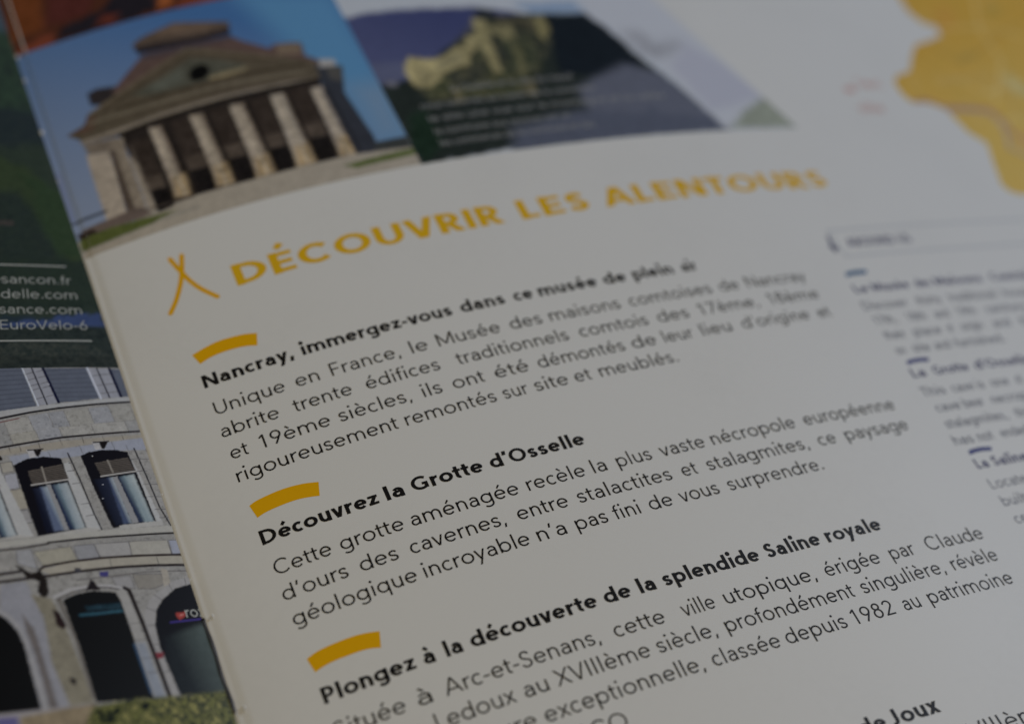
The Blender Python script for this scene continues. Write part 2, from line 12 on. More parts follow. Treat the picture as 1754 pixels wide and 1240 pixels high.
TEXT=[
["bold_text_line","R",0.059,2.747,0.164,"black",0,[["Nancray,",-0.13,11.23],["immergez-vous",12.27,32.0],["dans",33.23,39.26],["ce",40.57,43.21],["musée",44.08,52.53],["de",53.57,56.9],["plein",58.0,64.12],["air",65.54,67.8]]],
["text_line","R",-4.26,2.747,0.081,"black",0,[["Unique",0.07,8.78],["en",10.17,13.08],["France,",14.63,23.47],["le",24.92,27.1],["Musée",28.45,36.81],["des",38.26,42.6],["maisons",43.75,53.88],["comtoises",55.31,67.89],["de",69.24,72.24],["Nancray",73.62,83.44]]],
["text_line","R",-7.687,2.747,0.081,"black",0,[["abrite",-0.18,6.96],["trente",8.81,16.08],["édifices",17.93,27.36],["traditionnels",29.66,44.81],["comtois",46.46,56.35],["des",57.87,62.51],["17ème,",64.22,73.46],["18ème",75.28,83.59]]],
["text_line","R",-11.065,2.747,0.081,"black",0,[["et",-0.0,2.14],["19ème",3.64,12.22],["siècles,",13.35,22.38],["ils",23.88,26.36],["ont",27.83,31.93],["été",33.36,37.83],["démontés",39.18,51.26],["de",52.4,55.9],["leur",57.07,61.44],["lieu",62.77,67.28],["d'origine",69.06,79.89],["et",81.47,83.52]]],
["text_line","R",-14.36,2.747,0.081,"black",0,[["rigoureusement",-0.22,19.54],["remontés",20.5,32.11],["sur",33.11,36.37],["site",37.31,41.78],["et",42.75,44.97],["meublés.",46.19,57.36]]],
["bold_text_line","R",-23.429,2.747,0.164,"black",0,[["Découvrez",-0.11,13.82],["la",14.74,16.93],["Grotte",17.96,26.71],["d'Osselle",27.67,39.85]]],
["text_line","R",-27.682,2.747,0.081,"black",0,[["Cette",0.13,6.75],["grotte",7.85,15.33],["aménagée",16.24,29.43],["recèle",30.57,37.97],["la",39.01,40.78],["plus",42.26,46.85],["vaste",48.13,54.3],["nécropole",55.34,67.6],["européenne",69.03,83.49]]],
["text_line","R",-31.068,2.747,0.081,"black",0,[["d'ours",-0.01,7.54],["des",9.0,13.42],["cavernes,",14.91,26.37],["entre",27.92,34.24],["stalactites",35.55,47.93],["et",49.42,51.48],["stalagmites,",52.95,67.57],["ce",69.22,71.83],["paysage",73.43,83.43]]],
["text_line","R",-34.427,2.747,0.081,"black",0,[["géologique",0.11,14.41],["incroyable",15.27,27.94],["n'a",28.98,32.48],["pas",33.8,37.76],["fini",38.66,42.02],["de",43.29,46.34],["vous",47.4,52.7],["surprendre.",54.08,67.74]]],
["bold_text_line","R",-44.282,2.747,0.164,"black",0,[["Plongez",0.23,10.55],["à",11.51,12.74],["la",14.0,15.87],["découverte",16.91,31.87],["de",32.8,36.06],["la",37.12,39.12],["splendide",40.23,52.86],["Saline",53.91,61.36],["royale",62.33,70.29]]],
["text_line","R",-48.465,2.747,0.081,"black",0,[["Située",0.13,7.91],["à",9.28,10.81],["Arc-et-Senans,",12.31,30.25],["cette",32.05,38.24],["ville",40.49,44.65],["utopique,",45.98,58.22],["érigée",59.65,67.43],["par",69.08,72.69],["Claude",74.61,83.46]]],
["text_line","R",-51.718,2.747,0.081,"black",0,[["Nicolas",-0.07,8.66],["Ledoux",10.15,18.98],["au",20.01,22.73],["XVIIIème",23.67,34.82],["siècle,",35.78,43.1],["profondément",44.38,61.65],["singulière,",62.81,75.01],["révèle",76.27,83.41]]],
["text_line","R",-55.092,2.747,0.081,"black",0,[["une",-0.36,3.94],["architecture",5.01,19.96],["exceptionnelle,",20.96,39.77],["classée",40.9,49.54],["depuis",50.38,58.52],["1982",59.53,65.24],["au",66.63,68.98],["patrimoine",70.36,83.31]]],
["text_line","R",-58.492,2.747,0.081,"black",0,[["mondial",-0.69,8.68],["de",9.85,12.64],["l'UNESCO",None,28.92]]],
["bold_text_line","R",-67.508,2.747,0.164,"black",0,[["Visitez",1.47,8.84],["le",10.07,12.7],["magnifique",13.78,32.1],["château",33.53,51.27],["de",52.75,56.15],["Joux",56.89,63.28]]],
["text_line","R",-71.614,2.747,0.081,"black",0,[["Situé",None,50.22],["au",54.89,58.27],["XVIIIème",62.64,76.71]]],
["heading","R",13.659,5.085,0.182,"mustard",0,[["DÉCOUVRIR",8.11,44.94],["LES",47.53,57.91],["ALENTOURS",60.28,98.77]]],
["bold_text_line","R",-7.49,2.1976953755557473,0.158,"indigo",0,[["Le",90.04,92.46],["Musée",93.31,99.99],["des",101.26,104.04],["Maisons",104.99,114.19],["Comtoises",116.09,126.98]]],
["text_line","R",-10.732,2.1976953755557473,0.095,"slate",0,[["Discover",89.46,97.46],["thirty",99.25,103.71],["traditional",105.33,114.52],["houses",116.12,123.08]]],
["text_line","R",-13.479,2.1976953755557473,0.095,"slate",0,[["17th,",89.7,93.53],["18th",95.6,98.88],["and",100.73,103.26],["19th",104.99,108.44],["century",110.52,118.54]]],
["text_line","R",-16.226,2.1976953755557473,0.095,"slate",0,[["their",89.61,93.32],["place",94.85,99.78],["of",101.03,102.13],["origin",103.67,107.72],["and",109.89,113.14],["then",115.2,119.07]]],
["text_line","R",-18.973,2.1976953755557473,0.095,"slate",0,[["on",89.75,91.41],["site",92.82,95.77],["and",96.78,99.46],["furnished.",100.49,109.82]]],
["bold_text_line","R",-23.168,2.1976953755557473,0.158,"indigo",0,[["La",89.67,91.99],["Grotte",93.56,99.77],["d'Osselle",101.01,111.71]]],
["text_line","R",-26.409,2.1976953755557473,0.095,"slate",0,[["This",89.13,93.2],["cave",94.46,98.31],["is",99.06,100.19],["one",101.59,104.83],["of",106.22,107.45],["the",109.1,111.61]]],
["text_line","R",-29.156,2.1976953755557473,0.095,"slate",0,[["cave",89.67,93.85],["bear",94.58,98.11],["necropolis",99.66,109.19]]],
["text_line","R",-31.904,2.1976953755557473,0.095,"slate",0,[["stalagmites,",89.37,100.27],["this",101.95,104.51]]],
["text_line","R",-34.651,2.1976953755557473,0.095,"slate",0,[["has",88.79,92.1],["not",92.98,95.62],["ended.",97.09,102.42]]],
["bold_text_line","R",-38.697,2.1976953755557473,0.15,"indigo",0,[["La Saline royale",89.67,None]]],
["text_line","R",-41.939,2.1976953755557473,0.085,"slate",0,[["Located in Arc-et-Senans",89.67,None]]],
["text_line","R",-44.686,2.1976953755557473,0.085,"slate",0,[["built in the 18th century",89.67,None]]],
["text_line","R",-47.433,2.1976953755557473,0.085,"slate",0,[["century, by Claude",89.67,None]]],
["heading","R",1.24,2.5,0.13,"indigo",0,[["AROUND US",94.51,106.54]]],
["caption_line","R",40.33,1.9,0.085,"pale",0,[["la citadelle et le site du massif",47.59,67.42]]],
["caption_line","R",37.48,1.9,0.085,"pale",0,[["nous sommes au coeur de la commune",41.97,69.81]]],
["caption_line","R",34.74,1.9,0.085,"pale",0,[["le site une vue sur la montagne et la vallée",42.12,80.76]]],
["caption_line","R",32.09,1.9,0.085,"pale",0,[["la commune aux sources est un",41.98,63.22]]],
["caption_line","R",29.67,1.9,0.085,"pale",0,[["les commerces de la commune et des",41.85,66.04]]],
["map_label","R",36.61,3.2,0.11,"red",0,[["lac",120.22,125.31]]],
["map_label","R",30.35,3.2,0.11,"red",0,[["ville",116.01,121.51]]],
["text_line","L",21.82,2.16,0.068,"white",-0.13,[["www.besancon.fr",None,-2.66]]],
["text_line","L",19.25,2.16,0.068,"white",-0.13,[["www.citadelle.com",None,-2.52]]],
["text_line","L",16.65,2.16,0.068,"white",-0.13,[["www.besac-renaissance.com",None,-2.53]]],
["text_line","L",14.01,2.16,0.068,"white",-0.13,[["www.francevelo.com/EuroVelo-6",None,-2.46]]],
["sign_text","L",-28.89,2.0,0.1,"white",0,[["roxi",-1.74,0.89]]]]
BARS=[
["accent_bar","R","yellow",[[-0.2,5.54],[1.49,5.97],[3.52,6.26],[6.3,6.04],[8.1,5.53]],[[0.36,3.83],[1.9,4.27],[3.79,4.38],[6.03,4.16],[7.6,3.68]]],
["accent_bar","R","yellow",[[-0.01,-17.85],[0.99,-17.54],[2.81,-17.35],[4.57,-17.32],[6.6,-17.57],[8.26,-18.03]],[[0.38,-19.75],[1.37,-19.48],[2.81,-19.33],[4.82,-19.3],[6.32,-19.49],[7.79,-19.85]]],
["accent_bar","R","yellow",[[0.07,-38.58],[1.29,-38.22],[2.88,-38.07],[5.38,-38.07],[6.97,-38.28],[8.32,-38.63]],[[0.44,-40.41],[1.57,-40.12],[3.0,-39.99],[5.36,-40.02],[6.69,-40.18],[7.81,-40.52]]],
["accent_bar","R","teal",[[90.58,-3.58],[91.68,-3.36],[92.88,-3.28],[94.51,-3.36]],[[90.24,-4.38],[91.4,-4.17],[92.47,-4.11],[94.19,-4.11]]],
["accent_bar","R","navy",[[90.32,-20.22],[91.45,-20.04],[92.77,-19.96],[94.32,-20.11]],[[90.08,-20.93],[91.22,-20.73],[92.41,-20.65],[94.01,-20.79]]],
["accent_bar","R","navy",[[90.02,-35.76],[90.98,-35.59],[92.44,-35.54],[94.09,-35.75]],[[89.83,-36.46],[90.87,-36.26],[92.21,-36.19],[93.77,-36.34]]],
["map_dot","R","red",[[116.46,35.32],[118.46,35.32]],[[116.46,36.720000000000006],[118.46,36.720000000000006]]]]
RIBBONS=[
["tent_icon","R","yellow",0.62,[[[1.36,21.51],[1.65,20.44],[2.16,18.75],[2.79,16.88],[3.79,14.99],[5.25,13.05]],[[2.91,21.46],[2.35,19.32],[1.65,17.28],[0.38,14.77],[-0.89,12.94]]]],
["box_outline","R","pale_slate",0.42,[[[92.65,4.707285583118708],[132.65,4.707285583118708]],[[92.65,-0.49509731320497974],[132.65,-0.49509731320497974]],[[92.65,4.907285583118708],[92.65,-0.6950973132049798]]]],
["tent_icon","R","indigo",0.5,[[[91.97,3.54],[91.78,2.16],[91.5,0.65]],[[91.15,1.6],[92.26,1.2]]]],
["rule_line","L","white",0.22,[[[-20,25.05],[-2.6577335369486956,25.05]]]],
["rule_line","L","white",0.22,[[[-20,12.12],[-2.3677862695239886,12.12]]]]]
PICTURES={
'facade':dict(side='L',fine=-22,base=(114, 112, 107),wob=0.09,paper=(0.305, 0.3, 0.28),step=0.11,poly=[[-70.0,7.72],[0.0,7.72],[0.0,-112.0],[-70.0,-112.0]],ops=[
["p",[[-65.93,25.87],[19.78,16.03],[-0.3,-82.52],[-67.22,-61.55]],[116,114,109],0.068,0.1],
["p",[[-53.54,3.48],[-50.91,2.96],[-50.45,0.69],[-53.07,1.22]],[124,121,116],0.082,0.1],
["l",[[-53.54,3.48],[-53.07,1.22]],[80,76,73],0.038,0.068,0],
["p",[[-50.91,2.96],[-47.57,2.32],[-47.13,0.05],[-50.45,0.69]],[124,121,110],0.082,0.1],
["l",[[-50.91,2.96],[-50.45,0.69]],[80,76,73],0.038,0.068,0],
["p",[[-47.57,2.32],[-45.28,1.9],[-44.85,-0.38],[-47.13,0.05]],[112,114,118],0.082,0.1],
["l",[[-47.57,2.32],[-47.13,0.05]],[80,76,73],0.038,0.068,0],
["p",[[-45.28,1.9],[-42.28,1.38],[-41.87,-0.91],[-44.85,-0.38]],[124,121,110],0.082,0.1],
["l",[[-45.28,1.9],[-44.85,-0.38]],[80,76,73],0.038,0.068,0],
["p",[[-42.28,1.38],[-38.67,0.78],[-38.28,-1.51],[-41.87,-0.91]],[130,128,121],0.082,0.1],
["l",[[-42.28,1.38],[-41.87,-0.91]],[80,76,73],0.038,0.068,0],
["p",[[-38.67,0.78],[-36.28,0.42],[-35.91,-1.89],[-38.28,-1.51]],[112,114,118],0.082,0.1],
["l",[[-38.67,0.78],[-38.28,-1.51]],[80,76,73],0.038,0.068,0],
["p",[[-36.28,0.42],[-33.0,-0.05],[-32.64,-2.36],[-35.91,-1.89]],[130,128,121],0.082,0.1],
["l",[[-36.28,0.42],[-35.91,-1.89]],[80,76,73],0.038,0.068,0],
["p",[[-33.0,-0.05],[-30.1,-0.42],[-29.75,-2.74],[-32.64,-2.36]],[112,114,118],0.082,0.1],
["l",[[-33.0,-0.05],[-32.64,-2.36]],[80,76,73],0.038,0.068,0],
["p",[[-30.1,-0.42],[-27.14,-0.76],[-26.81,-3.1],[-29.75,-2.74]],[112,114,118],0.082,0.1],
["l",[[-30.1,-0.42],[-29.75,-2.74]],[80,76,73],0.038,0.068,0],
["p",[[-27.14,-0.76],[-23.82,-1.1],[-23.51,-3.45],[-26.81,-3.1]],[124,121,116],0.082,0.1],
["l",[[-27.14,-0.76],[-26.81,-3.1]],[80,76,73],0.038,0.068,0],
["p",[[-23.82,-1.1],[-20.99,-0.99],[-20.65,-3.13],[-23.51,-3.45]],[122,120,112],0.082,0.1],
["l",[[-23.82,-1.1],[-23.51,-3.45]],[80,76,73],0.038,0.068,0],
["p",[[-20.99,-0.99],[-18.7,-0.66],[-18.37,-2.75],[-20.67,-3.13]],[130,128,121],0.082,0.1],
["l",[[-20.99,-0.99],[-20.67,-3.13]],[80,76,73],0.038,0.068,0],
["p",[[-18.7,-0.66],[-15.68,-0.19],[-15.39,-2.28],[-18.39,-2.75]],[112,112,110],0.082,0.1],
["l",[[-18.7,-0.66],[-18.39,-2.75]],[80,76,73],0.038,0.068,0],
["p",[[-15.68,-0.19],[-12.77,0.29],[-12.52,-1.89],[-15.41,-2.28]],[130,128,121],0.082,0.1],
["l",[[-15.68,-0.19],[-15.41,-2.28]],[80,76,73],0.038,0.068,0],
["p",[[-12.77,0.29],[-10.4,0.7],[-10.16,-1.58],[-12.5,-1.89]],[118,120,124],0.082,0.1],
["l",[[-12.77,0.29],[-12.5,-1.89]],[80,76,73],0.038,0.068,0],
["p",[[-10.4,0.7],[-8.46,0.92],[-8.22,-1.44],[-10.14,-1.58]],[112,114,118],0.082,0.1],
["l",[[-10.4,0.7],[-10.14,-1.58]],[80,76,73],0.038,0.068,0],
["p",[[-8.46,0.92],[-5.5,1.23],[-5.28,-1.21],[-8.21,-1.44]],[122,120,112],0.082,0.1],
["l",[[-8.46,0.92],[-8.21,-1.44]],[80,76,73],0.038,0.068,0],
["p",[[-5.5,1.23],[-2.93,1.52],[-2.72,-0.98],[-5.27,-1.21]],[118,120,124],0.082,0.1],
["l",[[-5.5,1.23],[-5.27,-1.21]],[80,76,73],0.038,0.068,0],
["p",[[-2.93,1.52],[-0.28,1.88],[-0.08,-0.68],[-2.71,-0.97]],[122,120,112],0.082,0.1],
["l",[[-2.93,1.52],[-2.71,-0.97]],[80,76,73],0.038,0.068,0],
["p",[[-0.28,1.88],[2.05,2.17],[2.25,-0.43],[-0.06,-0.68]],[124,121,110],0.082,0.1],
["l",[[-0.28,1.88],[-0.06,-0.68]],[80,76,73],0.038,0.068,0],
["l",[[-53.67,1.35],[-47.75,0.16],[-41.68,-0.94],[-35.43,-1.96],[-28.97,-2.84],[-22.2,-3.38],[-14.78,-2.2],[-6.99,-1.35],[1.31,-0.53]],[84,80,76],0.038,0.068,0],
["p",[[-53.67,1.35],[-50.4,0.68],[-50.09,-0.85],[-53.35,-0.18]],[112,112,110],0.082,0.1],
["l",[[-53.67,1.35],[-53.35,-0.18]],[80,76,73],0.038,0.068,0],
["p",[[-50.4,0.68],[-47.08,0.04],[-46.79,-1.5],[-50.09,-0.85]],[130,128,121],0.082,0.1],
["l",[[-50.4,0.68],[-50.09,-0.85]],[80,76,73],0.038,0.068,0],
["p",[[-47.08,0.04],[-43.58,-0.61],[-43.3,-2.15],[-46.79,-1.5]],[118,120,124],0.082,0.1],
["l",[[-47.08,0.04],[-46.79,-1.5]],[80,76,73],0.038,0.068,0],
["p",[[-43.58,-0.61],[-40.31,-1.18],[-40.04,-2.72],[-43.3,-2.15]],[112,112,110],0.082,0.1],
["l",[[-43.58,-0.61],[-43.3,-2.15]],[80,76,73],0.038,0.068,0],
["p",[[-40.31,-1.18],[-37.53,-1.63],[-37.27,-3.19],[-40.04,-2.72]],[124,121,116],0.082,0.1],
["l",[[-40.31,-1.18],[-40.04,-2.72]],[80,76,73],0.038,0.068,0],
["p",[[-37.53,-1.63],[-34.01,-2.17],[-33.77,-3.73],[-37.27,-3.19]],[122,120,112],0.082,0.1],
["l",[[-37.53,-1.63],[-37.27,-3.19]],[80,76,73],0.038,0.068,0],
["p",[[-34.01,-2.17],[-30.42,-2.66],[-30.19,-4.23],[-33.77,-3.73]],[124,121,116],0.082,0.1],
["l",[[-34.01,-2.17],[-33.77,-3.73]],[80,76,73],0.038,0.068,0],
["p",[[-30.42,-2.66],[-27.79,-2.98],[-27.57,-4.56],[-30.19,-4.23]],[118,120,124],0.082,0.1],
["l",[[-30.42,-2.66],[-30.19,-4.23]],[80,76,73],0.038,0.068,0],
["p",[[-27.79,-2.98],[-24.51,-3.35],[-24.3,-4.93],[-27.57,-4.56]],[122,120,112],0.082,0.1],
["l",[[-27.79,-2.98],[-27.57,-4.56]],[80,76,73],0.038,0.068,0],
["p",[[-24.51,-3.35],[-21.4,-3.25],[-21.17,-4.72],[-24.3,-4.93]],[112,114,118],0.082,0.1],
["l",[[-24.51,-3.35],[-24.3,-4.93]],[80,76,73],0.038,0.068,0],
["p",[[-21.4,-3.25],[-18.46,-2.76],[-18.24,-4.25],[-21.17,-4.72]],[118,120,124],0.082,0.1],
["l",[[-21.4,-3.25],[-21.17,-4.72]],[80,76,73],0.038,0.068,0],
["p",[[-18.46,-2.76],[-15.45,-2.29],[-15.25,-3.81],[-18.24,-4.25]],[112,112,110],0.082,0.1],
["l",[[-18.46,-2.76],[-18.24,-4.25]],[80,76,73],0.038,0.068,0],
["p",[[-15.45,-2.29],[-12.39,-1.88],[-12.2,-3.42],[-15.25,-3.81]],[124,121,110],0.082,0.1],
["l",[[-15.45,-2.29],[-15.25,-3.81]],[80,76,73],0.038,0.068,0],
["p",[[-12.39,-1.88],[-9.62,-1.55],[-9.44,-3.08],[-12.2,-3.42]],[118,120,124],0.082,0.1],
["l",[[-12.39,-1.88],[-12.2,-3.42]],[80,76,73],0.038,0.068,0],
["p",[[-9.62,-1.55],[-5.75,-1.25],[-5.61,-2.86],[-9.46,-3.08]],[130,128,121],0.082,0.1],
["l",[[-9.62,-1.55],[-9.46,-3.08]],[80,76,73],0.038,0.068,0],
["p",[[-5.75,-1.25],[-1.54,-0.85],[-1.42,-2.54],[-5.59,-2.86]],[130,128,121],0.082,0.1],
["l",[[-5.75,-1.25],[-5.59,-2.86]],[80,76,73],0.038,0.068,0],
["p",[[-1.54,-0.85],[0.93,-0.57],[1.06,-2.29],[-1.4,-2.54]],[112,112,110],0.082,0.1],
["l",[[-1.54,-0.85],[-1.4,-2.54]],[80,76,73],0.038,0.068,0],
["l",[[-53.76,-0.09],[-47.9,-1.28],[-41.9,-2.4],[-35.73,-3.43],[-29.34,-4.34],[-22.67,-4.95],[-15.36,-3.83],[-7.68,-2.99],[0.45,-2.35]],[84,80,76],0.038,0.068,0],
["n",[[-20.39,2.28],[2.75,4.75],[0.81,-17.38],[-24.03,-17.77]],[[70,66,62],[126,124,118],[112,110,106],[136,133,126]],0.342,0.137,0.35],
["p",[[-19.35,8.04],[-11.87,7.76],[-11.44,1.78],[-20.74,0.35]],[72,77,87],0.103,0.1],
["p",[[-9.29,7.66],[-4.11,7.62],[-3.56,2.77],[-8.78,2.19]],[72,77,87],0.103,0.1],
["p",[[-1.24,7.52],[0.17,7.53],[0.33,3.12],[-0.91,3.02]],[72,77,87],0.103,0.1],
["l",[[-17.86,7.19],[-11.7,7.33]],[58,62,72],0.055,0.103,0],
["l",[[-9.07,7.23],[-3.89,7.57]],[60,64,74],0.055,0.103,0],
["l",[[-18.01,6.43],[-11.69,6.64]],[58,62,72],0.055,0.103,0],
["l",[[-9.02,6.53],[-3.87,6.82]],[60,64,74],0.055,0.103,0],
["l",[[-18.15,5.66],[-11.69,5.94]],[58,62,72],0.055,0.103,0],
["l",[[-8.97,5.83],[-3.85,6.07]],[60,64,74],0.055,0.103,0],
["l",[[-18.29,4.91],[-11.68,5.25]],[58,62,72],0.055,0.103,0],
["l",[[-8.91,5.13],[-3.83,5.33]],[60,64,74],0.055,0.103,0],
["l",[[-18.43,4.15],[-11.67,4.56]],[58,62,72],0.055,0.103,0],
["l",[[-8.86,4.44],[-3.82,4.59]],[60,64,74],0.055,0.103,0],
["l",[[-18.58,3.4],[-11.67,3.88]],[58,62,72],0.055,0.103,0],
["l",[[-8.81,3.74],[-3.8,3.85]],[60,64,74],0.055,0.103,0],
["l",[[-18.72,2.66],[-11.66,3.19]],[58,62,72],0.055,0.103,0],
["l",[[-8.75,3.05],[-3.78,3.12]],[60,64,74],0.055,0.103,0],
["l",[[-18.85,1.91],[-11.65,2.51]],[58,62,72],0.055,0.103,0],
["l",[[-8.7,2.37],[-3.76,2.39]],[60,64,74],0.055,0.103,0],
["l",[[-18.99,1.18],[-11.64,1.84]],[58,62,72],0.055,0.103,0],
["p",[[-11.71,7.71],[-9.47,7.66],[-8.79,2.14],[-11.27,1.78]],[116,117,122],0.082,0.08],
["p",[[-3.93,7.62],[-1.37,7.59],[-0.88,2.97],[-3.57,2.72]],[116,117,122],0.082,0.08],
["l",[[-11.66,6.73],[-10.7,7.03]],[66,64,66],0.041,0.068,0],
["l",[[-10.38,7.07],[-9.49,7.33]],[66,64,66],0.041,0.068,0],
["l",[[-11.56,5.8],[-10.61,6.1]],[66,64,66],0.041,0.068,0],
["l",[[-10.29,6.14],[-9.4,6.4]],[66,64,66],0.041,0.068,0],
["l",[[-11.49,4.88],[-10.53,5.17]],[66,64,66],0.041,0.068,0],
["l",[[-10.21,5.21],[-9.33,5.46]],[66,64,66],0.041,0.068,0],
["l",[[-11.38,4.23],[-10.43,4.52]],[66,64,66],0.041,0.068,0],
["l",[[-10.11,4.56],[-9.23,4.81]],[66,64,66],0.041,0.068,0],
["l",[[-11.3,2.82],[-10.35,3.1]],[66,64,66],0.041,0.068,0],
["l",[[-10.03,3.14],[-9.15,3.39]],[66,64,66],0.041,0.068,0],
["l",[[-3.73,6.36],[-1.35,6.73]],[76,74,76],0.041,0.068,0],
["l",[[-3.52,4.82],[-1.15,5.18]],[76,74,76],0.041,0.068,0],
["l",[[-3.34,3.53],[-0.96,3.89]],[76,74,76],0.041,0.068,0],
["l",[[-11.87,7.76],[-11.23,1.78]],[150,155,163],0.089,0.068,0],
["l",[[-10.76,7.69],[-10.17,1.96]],[22,22,30],0.089,0.068,0],
["l",[[-9.43,7.66],[-8.76,2.25]],[15,18,38],0.171,0.068,0],
["l",[[-4.06,7.62],[-3.56,2.77]],[146,149,156],0.154,0.068,0],
["l",[[-2.89,7.56],[-2.44,2.9]],[22,22,30],0.089,0.068,0],
["l",[[-1.31,7.52],[-0.97,3.06]],[15,18,38],0.188,0.068,0],
["p",[[-20.76,0.24],[-15.73,1.21],[-8.81,2.03],[0.22,3.05],[0.39,2.3],[-8.95,1.42],[-15.91,0.32],[-20.94,-0.72]],[130,130,128],0.082,0.06],
["l",[[-20.98,-0.93],[-15.95,0.12],[-12.49,0.82],[-8.97,1.35],[-4.65,1.81],[0.29,2.25]],[22,20,24],0.144,0.068,0],
["l",[[-17.75,-0.78],[-16.07,-0.46],[-13.82,0.02]],[84,40,40],0.068,0.068,0.3],
["l",[[-21.77,-5.3],[-16.8,-4.15],[-13.43,-3.63],[-9.63,-3.08],[-4.7,-2.73],[0.35,-2.37]],[24,20,24],0.137,0.068,0],
["p",[[-20.16,-5.03],[-16.87,-4.5],[-9.93,-3.66],[0.29,-2.92],[0.36,-3.35],[-9.47,-4.62],[-17.03,-5.3]],[122,116,104],0.103,0.1],
["l",[[-15.84,-4.17],[-15.77,-4.95]],[70,64,60],0.034,0.068,0],
["l",[[-14.67,-4.03],[-14.6,-4.81]],[70,64,60],0.034,0.068,0],
["l",[[-12.46,-3.74],[-12.4,-4.53]],[70,64,60],0.034,0.068,0],
["l",[[-9.87,-3.41],[-9.81,-4.2]],[70,64,60],0.034,0.068,0],
["l",[[-7.27,-3.27],[-7.22,-4.06]],[70,64,60],0.034,0.068,0],
["l",[[-4.8,-3.11],[-4.75,-3.92]],[70,64,60],0.034,0.068,0],
["l",[[-2.45,-2.94],[-2.4,-3.75]],[70,64,60],0.034,0.068,0],
["p",[[-16.1,-5.48],[-9.5,-4.73],[0.54,-3.37],[0.32,-5.27],[-2.34,-5.29],[-7.9,-5.9],[-10.15,-6.1],[-15.87,-6.7]],[117,120,128],0.137,0.08],
["l",[[-13.68,-5.55],[-13.51,-6.73]],[84,84,88],0.041,0.068,0],
["l",[[-11.61,-5.15],[-11.44,-6.34]],[84,84,88],0.041,0.068,0],
["l",[[-7.88,-4.38],[-7.72,-5.59]],[84,84,88],0.041,0.068,0],
["l",[[-3.96,-3.98],[-3.81,-5.21]],[84,84,88],0.041,0.068,0],
["l",[[-2.33,-4.58],[-2.18,-5.81]],[84,84,88],0.041,0.068,0],
["p",[[-17.1,-8.02],[-15.78,-7.82],[-15.83,-10.0],[-17.21,-10.12]],[124,124,128],0.082,0.1],
["l",[[-17.1,-8.02],[-15.78,-7.82],[-15.83,-10.0],[-17.21,-10.12],[-17.1,-8.02]],[70,68,68],0.034,0.068,0],
["p",[[-17.24,-10.28],[-15.28,-10.05],[-15.48,-12.89],[-17.16,-12.97]],[124,119,106],0.082,0.1],
["l",[[-17.24,-10.28],[-15.28,-10.05],[-15.48,-12.89],[-17.16,-12.97],[-17.24,-10.28]],[70,68,68],0.034,0.068,0],
["p",[[-17.04,-13.18],[-15.59,-13.0],[-15.42,-14.81],[-17.15,-14.83]],[118,116,114],0.082,0.1],
["l",[[-17.04,-13.18],[-15.59,-13.0],[-15.42,-14.81],[-17.15,-14.83],[-17.04,-13.18]],[70,68,68],0.034,0.068,0],
["p",[[-19.57,-13.37],[-17.5,-13.09],[-17.61,-16.85],[-19.21,-16.95]],[106,108,116],0.082,0.1],
["l",[[-19.57,-13.37],[-17.5,-13.09],[-17.61,-16.85],[-19.21,-16.95],[-19.57,-13.37]],[70,68,68],0.034,0.068,0],
["p",[[-18.54,-8.1],[-17.39,-8.04],[-17.48,-10.66],[-19.07,-10.81]],[112,112,118],0.082,0.1],
["l",[[-18.54,-8.1],[-17.39,-8.04],[-17.48,-10.66],[-19.07,-10.81],[-18.54,-8.1]],[70,68,68],0.034,0.068,0],
["p",[[-17.24,-6.34],[-15.94,-6.23],[-15.9,-7.6],[-17.25,-7.8]],[124,120,110],0.082,0.1],
["l",[[-17.24,-6.34],[-15.94,-6.23],[-15.9,-7.6],[-17.25,-7.8],[-17.24,-6.34]],[70,68,68],0.034,0.068,0],
["p",[[-18.98,-11.12],[-17.47,-10.77],[-17.23,-12.92],[-19.08,-13.22]],[112,108,98],0.082,0.1],
["l",[[-18.98,-11.12],[-17.47,-10.77],[-17.23,-12.92],[-19.08,-13.22],[-18.98,-11.12]],[70,68,68],0.034,0.068,0],
["l",[[-17.84,-7.75],[-17.81,-9.2],[-17.76,-12.86]],[30,28,30],0.096,0.068,0],
["l",[[-17.59,-14.68],[-17.46,-16.87]],[60,58,64],0.103,0.068,0],
["l",[[-17.0,-12.44],[-16.82,-12.41]],[20,18,20],0.103,0.068,0],
["l",[[-17.16,-5.46],[-17.06,-5.76]],[15,12,16],0.205,0.068,0],
["p",[[-10.28,-6.85],[-9.63,-6.78],[-8.07,-16.4],[-9.8,-16.17],[-10.32,-9.18]],[138,138,135],0.103,0.06],
["p",[[-15.88,-6.76],[-14.26,-5.98],[-12.24,-5.78],[-10.4,-6.11],[-10.32,-6.84],[-10.32,-9.18],[-9.78,-16.05],[-15.27,-16.72]],[18,17,21],0.082,0],
["p",[[-14.47,-7.72],[-10.48,-6.98],[-10.19,-9.19],[-14.39,-9.67]],[70,64,58],0.082,0.15],
["l",[[-14.46,-7.96],[-10.45,-7.26]],[38,35,33],0.041,0.068,0],
["l",[[-14.45,-8.21],[-10.41,-7.54]],[38,35,33],0.041,0.068,0],
["l",[[-14.44,-8.45],[-10.37,-7.82]],[38,35,33],0.041,0.068,0],
["l",[[-14.43,-8.7],[-10.33,-8.09]],[38,35,33],0.041,0.068,0],
["l",[[-14.42,-8.94],[-10.3,-8.37]],[38,35,33],0.041,0.068,0],
["l",[[-14.41,-9.18],[-10.26,-8.64]],[38,35,33],0.041,0.068,0],
["l",[[-14.4,-9.42],[-10.22,-8.92]],[38,35,33],0.041,0.068,0],
["l",[[-12.82,-7.27],[-12.79,-9.59]],[104,99,90],0.116,0.068,0],
["l",[[-14.48,-9.7],[-10.06,-9.2]],[134,131,126],0.096,0.068,0],
